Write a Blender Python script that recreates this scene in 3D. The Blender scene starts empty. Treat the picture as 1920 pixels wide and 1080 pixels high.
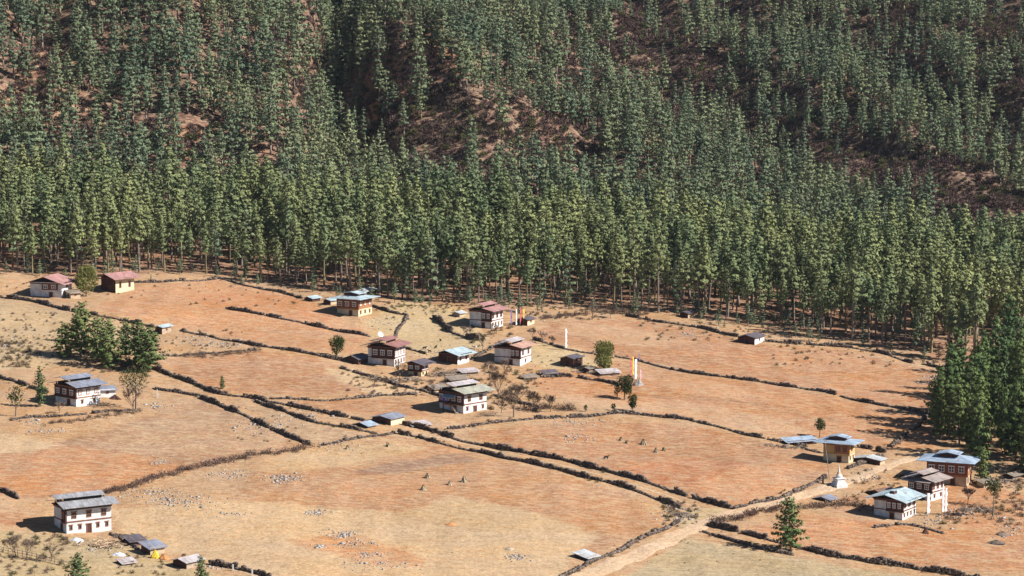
import bpy, math, random
import numpy as np
from mathutils import Vector, Matrix

S = bpy.context.scene
COL = S.collection
random.seed(7)
RNG = np.random.default_rng(7)
R = math.radians

# ------------------------------------------------------------------ camera, world, sun
FPX = 5000.0; CAMZ = 112.5; PITCH = R(6.7)
cd = bpy.data.cameras.new('camera'); cd.sensor_width = 36; cd.lens = 36 * FPX / 1920
cd.clip_start = 1; cd.clip_end = 6000
cam = bpy.data.objects.new('camera', cd); COL.objects.link(cam)
cam.location = (0, 0, CAMZ); cam.rotation_euler = (math.pi / 2 - PITCH, 0, 0)
S.camera = cam

SUN_EL = R(39)
SUN_AZ = Vector((0.972, -0.235))          # horizontal direction towards the sun (from the right, a little to the front)
W = bpy.data.worlds.new('World'); S.world = W; W.use_nodes = True
wn = W.node_tree; wn.nodes.clear()
sky = wn.nodes.new('ShaderNodeTexSky'); sky.sky_type = 'NISHITA'; sky.sun_disc = False
sky.sun_elevation = SUN_EL; sky.sun_rotation = math.atan2(SUN_AZ.x, SUN_AZ.y)
sky.altitude = 2600; sky.air_density = 1.0; sky.dust_density = 0.6
bg = wn.nodes.new('ShaderNodeBackground'); bg.inputs['Strength'].default_value = 0.05
wo = wn.nodes.new('ShaderNodeOutputWorld')
wn.links.new(sky.outputs[0], bg.inputs[0]); wn.links.new(bg.outputs[0], wo.inputs[0])
sd = bpy.data.lights.new('sun', 'SUN'); sd.energy = 5.0; sd.angle = R(0.5); sd.color = (1.0, 0.94, 0.84)
sun = bpy.data.objects.new('sun', sd); COL.objects.link(sun)
sdir = Vector((SUN_AZ.x * math.cos(SUN_EL), SUN_AZ.y * math.cos(SUN_EL), math.sin(SUN_EL)))
sun.rotation_euler = sdir.to_track_quat('Z', 'Y').to_euler(); sun.location = (200, 300, 300)
S.view_settings.view_transform = 'Standard'; S.view_settings.look = 'None'
S.view_settings.exposure = 0.88; S.view_settings.gamma = 1.0
try: S.view_settings.use_curve_mapping = False
except Exception: pass
S.render.engine = 'CYCLES'
S.cycles.max_bounces = 5; S.cycles.diffuse_bounces = 1; S.cycles.transparent_max_bounces = 4
S.cycles.volume_bounces = 0; S.cycles.use_denoising = True

# ------------------------------------------------------------------ terrain shape
CPX = np.array([0, 350, 500, 565, 620, 750, 1000, 1200, 1450, 1700, 1920], float)
CT = (CPX - 960) / FPX
YK = np.array([800, 850, 880, 900, 930, 950, 975, 1000, 1050, 1100, 1150, 1200, 1300, 1400, 1600, 2000, 2800], float)
ZT = {   # ground height above the camera's datum by image column and distance
 0:    [None, None, 27, 32, 43, 53, 65, 78, 102, 124, 140, 152, 170, 190, 230, 300, 420],
 350:  [None, None, 26, 30, 39, 48, 60, 72, 95, 116, 132, 146, 166, 186, 226, 300, 420],
 500:  [None, None, 25, 28, 34, 41, 51, 60, 80, 100, 116, 130, 152, 175, 220, 300, 420],
 565:  [None, None, 25, 28, 33, 40, 49, 58, 77, 97, 113, 127, 150, 172, 216, 300, 420],
 620:  [None, None, 25, 26, 27, 28, 29, 31, 38, 48, 62, 78, 122, 150, 205, 300, 420],
 750:  [None, None, 24, 27, 32, 38, 46, 55, 72, 89, 104, 118, 135, 150, 200, 300, 420],
 1000: [None, None, 22, 24, 28, 32, 38, 46, 62, 78, 89, 86, 90, 118, 180, 290, 420],
 1200: [None, None, 18.5, 20, 24, 28, 34, 40, 50, 47, 52, 64, 95, 125, 185, 290, 420],
 1450: [None, None, None, 17.5, 22, 22, 20, 21, 29, 41, 54, 68, 96, 124, 185, 290, 420],
 1700: [None, None, None, 11.5, 11, 12, 14, 19, 31, 45, 59, 74, 104, 132, 190, 290, 420],
 1920: [None, None, None, 8.5, 9, 12.5, 16, 21, 34, 48, 64, 80, 110, 138, 195, 290, 420],
}
def plane(x, y): return -0.05 * (np.clip(x, -400, 400) + 90) + 0.07 * (y - 543)
DT = np.zeros((len(CPX), len(YK)))
for i, c in enumerate(CPX):
    for j, y in enumerate(YK):
        v = ZT[int(c)][j]
        DT[i, j] = 0 if v is None else v - plane(CT[i] * y, y)
TG = np.arange(-0.6, 0.6001, 0.006); YG = np.arange(700, 2801, 10.0)
G1 = np.array([np.interp(YG, YK, DT[i]) for i in range(len(CPX))])
GRID = np.array([np.interp(TG, CT, G1[:, j]) for j in range(len(YG))])       # [y, t]
for _ in range(2):
    g = np.pad(GRID, 1, mode='edge')
    GRID = (g[:-2, 1:-1] + 2 * g[1:-1, 1:-1] + g[2:, 1:-1] + g[1:-1, :-2] + 2 * g[1:-1, 1:-1] + g[1:-1, 2:]) / 8
_w = [(RNG.uniform(0, 2 * math.pi), RNG.uniform(0, 6.28)) for _ in range(40)]
def waves(x, y, wl, n, off=0):
    s = 0
    for k in range(n):
        a, p = _w[(k + off) % 40]; l = wl * (0.6 + 0.11 * k)
        s = s + np.sin((x * math.cos(a) + y * math.sin(a)) * 2 * math.pi / l + p)
    return s / math.sqrt(n)
def H(x, y):
    x = np.asarray(x, float); y = np.asarray(y, float)
    t = np.clip(x / np.maximum(y, 200), -0.599, 0.599)
    fy = np.clip((y - 700) / 10, 0, len(YG) - 1.001); ft = (t + 0.6) / 0.006
    iy = fy.astype(int); it = np.clip(ft.astype(int), 0, len(TG) - 2); ay = fy - iy; at = ft - it
    d = (GRID[iy, it] * (1 - ay) * (1 - at) + GRID[iy + 1, it] * ay * (1 - at) + GRID[iy, it + 1] * (1 - ay) * at + GRID[iy + 1, it + 1] * ay * at)
    hill = np.clip((y - 880) / 90, 0, 1)
    z = plane(x, y) + d + 0.35 * waves(x, y, 60, 6) + 0.10 * waves(x, y, 14, 6, 7)
    up = np.clip((y - 915) / 90, 0, 1)
    c = x * 0.87 + y * 0.49 + 16 * np.sin((x * 0.49 - y * 0.87) / 47.0) + 9 * np.sin(x / 31.0 + 1.0)
    ridge = np.abs(np.sin(c * math.pi / 92.0 + 0.6)); ridge2 = np.abs(np.sin(c * math.pi / 41.0 + 0.02 * y))
    return z + hill * (2.0 * waves(x, y, 60, 8, 3) + 1.1 * waves(x, y, 26, 8, 11)) + up * (11.0 * (0.62 - ridge) * -1.0 + 3.0 * (ridge2 - 0.6))
def Hs(x, y): return float(H(np.array([x]), np.array([y]))[0])
cp, sp = math.cos(PITCH), math.sin(PITCH)
def project(x, y, z):
    dz = z - CAMZ; f = y * cp - dz * sp; u = y * sp + dz * cp
    f = np.maximum(f, 1)
    return 960 + FPX * x / f, 540 - FPX * u / f
def scale_at(p): return FPX / (p.y * cp - (p.z - CAMZ) * sp)
_ys = np.arange(430, 1500, 0.5)
def at(px, py):
    """point of the terrain that the photograph shows at this place"""
    b = (540 - py) / FPX; a = (px - 960) / FPX
    dy = cp + b * sp; dz = -sp + b * cp
    zr = CAMZ + _ys * dz / dy; xr = _ys * a / dy
    df = zr - H(xr, _ys)
    i = int(np.argmax(df < 0))
    y = _ys[i - 1] + 0.5 * df[i - 1] / (df[i - 1] - df[i])
    x = y * a / dy
    return Vector((x, y, Hs(x, y)))

# ------------------------------------------------------------------ materials
def srgb(h):
    h = h.lstrip('#'); o = []
    for k in (0, 2, 4):
        c = int(h[k:k + 2], 16) / 255
        o.append(c / 12.92 if c <= 0.04045 else ((c + 0.055) / 1.055) ** 2.4)
    return tuple(o)
def mat(name, c1, c2=None, scale=3.0, rough=0.9, stretch=(1, 1, 1), metal=0, island=0.0, bump=0.0, spec=0.3, detail=5):
    m = bpy.data.materials.new(name); m.use_nodes = True; nt = m.node_tree
    b = nt.nodes['Principled BSDF']; b.inputs['Roughness'].default_value = rough
    b.inputs['Metallic'].default_value = metal; b.inputs['Specular IOR Level'].default_value = spec
    c2 = c2 or tuple(v * 0.75 for v in c1)
    tc = nt.nodes.new('ShaderNodeTexCoord'); mp = nt.nodes.new('ShaderNodeMapping'); mp.inputs['Scale'].default_value = stretch
    nz = nt.nodes.new('ShaderNodeTexNoise'); nz.inputs['Scale'].default_value = scale; nz.inputs['Detail'].default_value = detail
    rp = nt.nodes.new('ShaderNodeValToRGB'); rp.color_ramp.elements[0].position = 0.33; rp.color_ramp.elements[1].position = 0.68
    rp.color_ramp.elements[0].color = (*c2, 1); rp.color_ramp.elements[1].color = (*c1, 1)
    L = nt.links.new
    L(tc.outputs['Object'], mp.inputs[0]); L(mp.outputs[0], nz.inputs['Vector']); L(nz.outputs['Fac'], rp.inputs[0])
    out = rp.outputs[0]
    if island:
        gi = nt.nodes.new('ShaderNodeNewGeometry'); hs = nt.nodes.new('ShaderNodeHueSaturation')
        mr = nt.nodes.new('ShaderNodeMapRange'); mr.inputs['To Min'].default_value = 1 - island; mr.inputs['To Max'].default_value = 1 + island
        L(gi.outputs['Random Per Island'], mr.inputs[0]); L(mr.outputs[0], hs.inputs['Value']); L(out, hs.inputs['Color']); out = hs.outputs[0]
    L(out, b.inputs['Base Color'])
    if bump:
        bn = nt.nodes.new('ShaderNodeBump'); bn.inputs['Strength'].default_value = bump; bn.inputs['Distance'].default_value = 0.1
        L(nz.outputs['Fac'], bn.inputs['Height']); L(bn.outputs[0], b.inputs['Normal'])
    return m
def leaf_mat(name, dark, light, yellow, trans=0.28):
    m = bpy.data.materials.new(name); m.use_nodes = True; nt = m.node_tree; nt.nodes.clear(); L = nt.links.new
    out = nt.nodes.new('ShaderNodeOutputMaterial'); df = nt.nodes.new('ShaderNodeBsdfDiffuse'); tr = nt.nodes.new('ShaderNodeBsdfTranslucent')
    mx = nt.nodes.new('ShaderNodeMixShader'); mx.inputs[0].default_value = trans
    oi = nt.nodes.new('ShaderNodeObjectInfo'); ge = nt.nodes.new('ShaderNodeNewGeometry')
    n1 = nt.nodes.new('ShaderNodeTexNoise'); n1.inputs['Scale'].default_value = 0.028; n1.inputs['Detail'].default_value = 3
    L(ge.outputs['Position'], n1.inputs['Vector'])
    a = nt.nodes.new('ShaderNodeMix'); a.data_type = 'RGBA'
    a.inputs[6].default_value = (*dark, 1); a.inputs[7].default_value = (*light, 1)
    L(oi.outputs['Random'], a.inputs[0])
    b = nt.nodes.new('ShaderNodeMix'); b.data_type = 'RGBA'; b.inputs[7].default_value = (*yellow, 1)
    mr = nt.nodes.new('ShaderNodeMapRange'); mr.inputs[1].default_value = 0.42; mr.inputs[2].default_value = 0.68; mr.inputs[4].default_value = 0.75
    L(n1.outputs['Fac'], mr.inputs[0]); L(mr.outputs[0], b.inputs[0]); L(a.outputs[2], b.inputs[6])
    hs = nt.nodes.new('ShaderNodeHueSaturation'); m2 = nt.nodes.new('ShaderNodeMapRange'); m2.inputs['To Min'].default_value = 0.72; m2.inputs['To Max'].default_value = 1.28
    L(ge.outputs['Random Per Island'], m2.inputs[0]); L(m2.outputs[0], hs.inputs['Value']); L(b.outputs[2], hs.inputs['Color'])
    L(hs.outputs[0], df.inputs[0]); L(hs.outputs[0], tr.inputs[0]); L(df.outputs[0], mx.inputs[1]); L(tr.outputs[0], mx.inputs[2]); L(mx.outputs[0], out.inputs[0])
    return m
M = {}
M['needle'] = leaf_mat('pine_needles', (0.115, 0.158, 0.084), (0.195, 0.230, 0.110), (0.265, 0.280, 0.120), 0.05)
M['needle_near'] = leaf_mat('pine_needles_near', (0.065, 0.110, 0.050), (0.115, 0.165, 0.066), (0.160, 0.190, 0.065), 0.05)
M['needle_far'] = leaf_mat('fir_needles', (0.092, 0.135, 0.094), (0.160, 0.202, 0.122), (0.225, 0.25, 0.13), 0.05)
M['leaf'] = leaf_mat('evergreen_leaves', (0.045, 0.065, 0.028), (0.06, 0.08, 0.03), (0.08, 0.1, 0.035), 0.2)
M['willow'] = leaf_mat('olive_leaves', (0.17, 0.185, 0.065), (0.22, 0.23, 0.08), (0.24, 0.24, 0.09), 0.3)
M['bark'] = mat('grey_bark', (0.30, 0.255, 0.21), (0.12, 0.095, 0.08), 1.2, stretch=(1, 1, 0.2))
M['bark_yel'] = mat('lichen_bark', (0.30, 0.27, 0.13), (0.15, 0.125, 0.08), 1.2, stretch=(1, 1, 0.2))
M['twig'] = mat('bare_twigs', (0.20, 0.145, 0.115), (0.13, 0.09, 0.075), 1.5, island=0.35)
M['scrub'] = leaf_mat('bare_scrub', (0.125, 0.078, 0.072), (0.20, 0.135, 0.11), (0.12, 0.095, 0.06), 0.1)
M['scrub_hill'] = leaf_mat('hill_scrub', (0.085, 0.052, 0.055), (0.16, 0.108, 0.098), (0.075, 0.062, 0.045), 0.08)
M['scrub_g'] = leaf_mat('green_scrub', (0.06, 0.07, 0.035), (0.11, 0.11, 0.05), (0.13, 0.12, 0.06), 0.15)
M['stone'] = mat('field_stone', (0.15, 0.115, 0.095), (0.065, 0.05, 0.045), 1.3, island=0.65)
M['stone_pale'] = mat('pale_stone', (0.38, 0.36, 0.35), (0.20, 0.18, 0.17), 1.3, island=0.35)
M['white'] = mat('limewash', (0.72, 0.72, 0.74), (0.52, 0.50, 0.50), 0.8, rough=0.95)
M['cream'] = mat('cream_render', (0.66, 0.57, 0.40), (0.52, 0.42, 0.28), 0.9, rough=0.95)
M['ochre'] = mat('ochre_render', (0.58, 0.38, 0.17), (0.48, 0.30, 0.14), 0.9, rough=0.95)
M['rubble'] = mat('rubble_masonry', (0.46, 0.37, 0.28), (0.26, 0.20, 0.15), 2.2, rough=0.95, bump=0.4)
M['mud'] = mat('rammed_earth', (0.50, 0.39, 0.27), (0.36, 0.27, 0.19), 1.0, rough=0.95)
M['timber'] = mat('dark_timber', (0.095, 0.043, 0.035), (0.055, 0.027, 0.024), 2.0, stretch=(1, 1, 0.3))
M['timber_r'] = mat('red_timber', (0.23, 0.088, 0.052), (0.15, 0.06, 0.04), 2.0, stretch=(1, 1, 0.3))
M['timber_o'] = mat('orange_timber', (0.38, 0.175, 0.085), (0.26, 0.115, 0.06), 2.0, stretch=(1, 1, 0.3))
M['wood_g'] = mat('weathered_wood', (0.30, 0.24, 0.19), (0.17, 0.13, 0.105), 2.5, stretch=(0.3, 1, 1), island=0.3)
M['frame_w'] = mat('white_frame', (0.74, 0.73, 0.74), (0.62, 0.61, 0.63), 2)
M['frame_b'] = mat('brown_frame', (0.30, 0.14, 0.08), (0.20, 0.09, 0.06), 2)
M['glass'] = mat('window_glass', (0.035, 0.035, 0.05), (0.02, 0.02, 0.03), 2, rough=0.25, spec=0.5)
M['dark'] = mat('opening_shade', (0.025, 0.02, 0.02), (0.02, 0.015, 0.015), 2)  # near-black colour paints the shade inside openings
def roofm(name, c, c2):
    g = sum(c) / 3; c = tuple(v * .80 + g * .12 for v in c); g = sum(c2) / 3; c2 = tuple(v * .68 + g * .08 for v in c2)
    m = mat(name, c, c2, 0.9, rough=0.5, stretch=(4.5, 0.5, 1), bump=0.2, spec=0.4); nt = m.node_tree; L = nt.links.new; b = nt.nodes['Principled BSDF']
    src = b.inputs['Base Color'].links[0].from_socket; tc = nt.nodes.new('ShaderNodeTexCoord')
    vo = nt.nodes.new('ShaderNodeTexVoronoi'); vo.inputs['Scale'].default_value = 1.0; mp = nt.nodes.new('ShaderNodeMapping'); mp.inputs['Scale'].default_value = (1.1, .55, .01)
    L(tc.outputs['Object'], mp.inputs[0]); L(mp.outputs[0], vo.inputs['Vector'])      # separate sheets faded by different amounts
    mr = nt.nodes.new('ShaderNodeMapRange'); mr.inputs[3].default_value = .72; mr.inputs[4].default_value = 1.18; L(vo.outputs['Color'], mr.inputs[0])
    hs = nt.nodes.new('ShaderNodeHueSaturation'); L(mr.outputs[0], hs.inputs['Value']); L(src, hs.inputs['Color'])
    n = nt.nodes.new('ShaderNodeTexNoise'); n.inputs['Scale'].default_value = .8; n.inputs['Detail'].default_value = 6; L(tc.outputs['Object'], n.inputs['Vector'])
    m2 = nt.nodes.new('ShaderNodeMapRange'); m2.inputs[1].default_value = .56; m2.inputs[2].default_value = .68; m2.inputs[4].default_value = .55; L(n.outputs['Fac'], m2.inputs[0])
    mx = nt.nodes.new('ShaderNodeMix'); mx.data_type = 'RGBA'; mx.inputs[7].default_value = (.24, .13, .09, 1); L(m2.outputs[0], mx.inputs[0]); L(hs.outputs[0], mx.inputs[6]); L(mx.outputs[2], b.inputs['Base Color'])
    return m
M['r_blue'] = roofm('blue_sheet_roof', (0.38, 0.50, 0.66), (0.29, 0.40, 0.55))
M['r_cyan'] = roofm('pale_cyan_sheet_roof', (0.45, 0.58, 0.66), (0.36, 0.49, 0.57))
M['r_grey'] = roofm('grey_sheet_roof', (0.37, 0.38, 0.42), (0.26, 0.27, 0.31))
M['r_gblue'] = roofm('blue_grey_sheet_roof', (0.28, 0.31, 0.41), (0.19, 0.215, 0.29))
M['r_red'] = roofm('red_sheet_roof', (0.40, 0.185, 0.165), (0.30, 0.135, 0.12))
M['r_pink'] = roofm('faded_pink_sheet_roof', (0.52, 0.265, 0.255), (0.40, 0.195, 0.19))
M['r_salmon'] = roofm('salmon_sheet_roof', (0.60, 0.36, 0.28), (0.52, 0.29, 0.22))
M['r_lav'] = roofm('pale_lavender_sheet_roof', (0.55, 0.50, 0.52), (0.44, 0.39, 0.42))
M['r_mauve'] = roofm('mauve_grey_sheet_roof', (0.43, 0.36, 0.34), (0.34, 0.28, 0.27))
M['r_pale'] = roofm('pale_olive_sheet_roof', (0.47, 0.47, 0.38), (0.36, 0.36, 0.30))
M['r_white'] = roofm('whitish_sheet_roof', (0.58, 0.62, 0.66), (0.42, 0.46, 0.52))
M['r_slate'] = roofm('dark_slate_roof', (0.15, 0.13, 0.16), (0.09, 0.08, 0.10))
M['r_rust'] = roofm('rusty_shingle_roof', (0.27, 0.16, 0.115), (0.17, 0.10, 0.08))
M['r_thatch'] = roofm('weathered_shingle_roof', (0.34, 0.28, 0.23), (0.22, 0.18, 0.15))
M['tarp_y'] = mat('yellow_tarp', (0.72, 0.55, 0.06), (0.6, 0.42, 0.05), 2)
M['tarp_b'] = mat('pale_blue_tarp', (0.62, 0.68, 0.78), (0.5, 0.56, 0.68), 2)
M['heap_o'] = mat('orange_heap', (0.55, 0.25, 0.10), (0.42, 0.18, 0.08), 2)
M['plank'] = mat('sawn_plank', (0.50, 0.36, 0.24), (0.34, 0.24, 0.16), 2, island=.35)
M['straw'] = mat('straw', (0.38, 0.31, 0.21), (0.22, 0.17, 0.12), 3, island=0.3)
M['flag_w'] = mat('white_cloth', (0.8, 0.8, 0.82), (0.68, 0.68, 0.74), 2)
M['flag_r'] = mat('red_cloth', (0.62, 0.10, 0.11), (0.45, 0.07, 0.08), 2)
M['flag_y'] = mat('yellow_cloth', (0.78, 0.56, 0.06), (0.65, 0.45, 0.05), 2)
M['flag_b'] = mat('blue_cloth', (0.18, 0.14, 0.42), (0.13, 0.10, 0.32), 2)
M['flag_p'] = mat('pink_cloth', (0.72, 0.40, 0.50), (0.6, 0.3, 0.42), 2)
M['black'] = mat('black_hide', (0.02, 0.017, 0.016), (0.03, 0.022, 0.02), 3)
M['pole'] = mat('pole_wood', (0.34, 0.29, 0.25), (0.25, 0.21, 0.18), 3)

# ------------------------------------------------------------------ mesh helpers
def link(name, me, parent=None):
    o = bpy.data.objects.new(name, me); COL.objects.link(o)
    if parent: o.parent = parent
    return o
def tag(o, label=None, cat=None, group=None, kind=None):
    if label: o['label'] = label
    if cat: o['category'] = cat
    if group: o['group'] = group
    if kind: o['kind'] = kind
    return o
def empty(name, loc, rz=0):
    o = bpy.data.objects.new(name, None); COL.objects.link(o); o.location = loc; o.rotation_euler = (0, 0, rz); o.empty_display_size = 0.5
    return o
class MB:
    def __init__(s): s.v = []; s.f = []
    def quadbox(s, pts):
        n = len(s.v); s.v += [tuple(p) for p in pts]
        for q in ((0, 3, 2, 1), (4, 5, 6, 7), (0, 1, 5, 4), (1, 2, 6, 5), (2, 3, 7, 6), (3, 0, 4, 7)): s.f.append([n + k for k in q])
    def box(s, x0, x1, y0, y1, z0, z1):
        s.quadbox([(x0, y0, z0), (x1, y0, z0), (x1, y1, z0), (x0, y1, z0), (x0, y0, z1), (x1, y0, z1), (x1, y1, z1), (x0, y1, z1)]); return s
    def slab(s, a, b, c, d, t):
        """sloping sheet: four top corners, thickness t below"""
        s.quadbox([(p[0], p[1], p[2] - t) for p in (a, b, c, d)] + [a, b, c, d]); return s
    def tube(s, p, q, r0, r1, n=5):
        p = Vector(p); q = Vector(q); ax = (q - p)
        if ax.length < 1e-6: return s
        ax.normalize(); u = ax.orthogonal().normalized(); w = ax.cross(u); k = len(s.v)
        for c, r in ((p, r0), (q, r1)):
            for i in range(n):
                a = 2 * math.pi * i / n; s.v.append(tuple(c + (u * math.cos(a) + w * math.sin(a)) * r))
        for i in range(n): s.f.append([k + i, k + (i + 1) % n, k + n + (i + 1) % n, k + n + i])
        s.f.append([k + n + i for i in range(n)]); s.f.append([k + i for i in reversed(range(n))]); return s
    def lathe(s, prof, n=12, c=(0, 0, 0), sq=False):
        k = len(s.v)
        for r, z in prof:
            for i in range(n):
                a = 2 * math.pi * (i + 0.5) / n; s.v.append((c[0] + r * math.cos(a), c[1] + r * math.sin(a), c[2] + z))
        for j in range(len(prof) - 1):
            for i in range(n):
                s.f.append([k + j * n + i, k + j * n + (i + 1) % n, k + (j + 1) * n + (i + 1) % n, k + (j + 1) * n + i])
        s.f.append([k + (len(prof) - 1) * n + i for i in range(n)]); return s
    def tri(s, a, b, c):
        k = len(s.v); s.v += [tuple(a), tuple(b), tuple(c)]; s.f.append([k, k + 1, k + 2])
    def mesh(s, name, *mats, smooth=False):
        me = bpy.data.meshes.new(name); me.from_pydata(s.v, [], s.f)
        for m in mats: me.materials.append(m)
        if smooth: me.polygons.foreach_set('use_smooth', [True] * len(s.f))
        me.update(); return me
    def obj(s, name, m, parent=None, smooth=False): return link(name, s.mesh(name, m, smooth=smooth), parent)
def np_mesh(name, V, F, *mats, midx=None):
    """V (n,3); F (m,k) all faces with k corners"""
    me = bpy.data.meshes.new(name); n, k = F.shape
    me.vertices.add(len(V)); me.vertices.foreach_set('co', np.ascontiguousarray(V, dtype=np.float32).ravel())
    me.loops.add(n * k); me.loops.foreach_set('vertex_index', F.ravel().astype(np.int32))
    me.polygons.add(n); me.polygons.foreach_set('loop_start', np.arange(0, n * k, k, dtype=np.int32))
    if midx is not None: me.polygons.foreach_set('material_index', midx.astype(np.int32))
    for m in mats: me.materials.append(m)
    me.update(calc_edges=True); return me

# ------------------------------------------------------------------ ground
xs = np.concatenate([np.arange(-900, -300, 40), np.arange(-300, -210, 6), np.arange(-210, 211, 1.0), np.arange(216, 301, 6), np.arange(340, 901, 40)])
ys = np.concatenate([np.arange(-120, 440, 40), np.arange(440, 500, 5), np.arange(500, 860, 1.0), np.arange(860, 1350, 3.0), np.arange(1350, 2700, 30)])
X, Y = np.meshgrid(xs, ys); Z = H(X, Y)
# rutted furrows and small scars give the open ground real relief
nx, ny = len(xs), len(ys)
PX, PY = project(X, Y, Z)
EDGE = np.array([(-400, 500), (0, 508), (150, 520), (300, 512), (410, 514), (520, 532), (640, 552), (760, 566), (900, 572), (1050, 572), (1150, 574), (1300, 592), (1450, 612), (1600, 640), (1720, 664), (1800, 690), (1870, 700), (1960, 700), (2400, 760)], float)
def edge_py(px): return np.interp(px, EDGE[:, 0], EDGE[:, 1])
def sdist(px, py, poly):
    """signed distance in px, positive inside"""
    P = np.array(poly, float); d = np.full(px.shape, 1e9); ins = np.zeros(px.shape, bool)
    for i in range(len(P)):
        a = P[i]; b = P[(i + 1) % len(P)]; e = b - a
        wx = px - a[0]; wy = py - a[1]; t = np.clip((wx * e[0] + wy * e[1]) / (e @ e), 0, 1)
        d = np.minimum(d, np.hypot(wx - e[0] * t, wy - e[1] * t))
        c = (a[1] > py) != (b[1] > py)
        with np.errstate(divide='ignore', invalid='ignore'):
            xi = (b[0] - a[0]) * (py - a[1]) / (b[1] - a[1] if b[1] != a[1] else 1e-9) + a[0]
        ins ^= c & (px < xi)
    return np.where(ins, d, -d)
OR = (0.475, 0.242, 0.124); OR2 = (0.435, 0.230, 0.126); TAN = (0.49, 0.305, 0.168); PALE = (0.57, 0.40, 0.235)
BR = (0.385, 0.228, 0.138); STR = (0.54, 0.41, 0.23); GRY = (0.44, 0.35, 0.21); DBR = (0.33, 0.20, 0.135); FL = (0.30, 0.155, 0.10)
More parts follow.
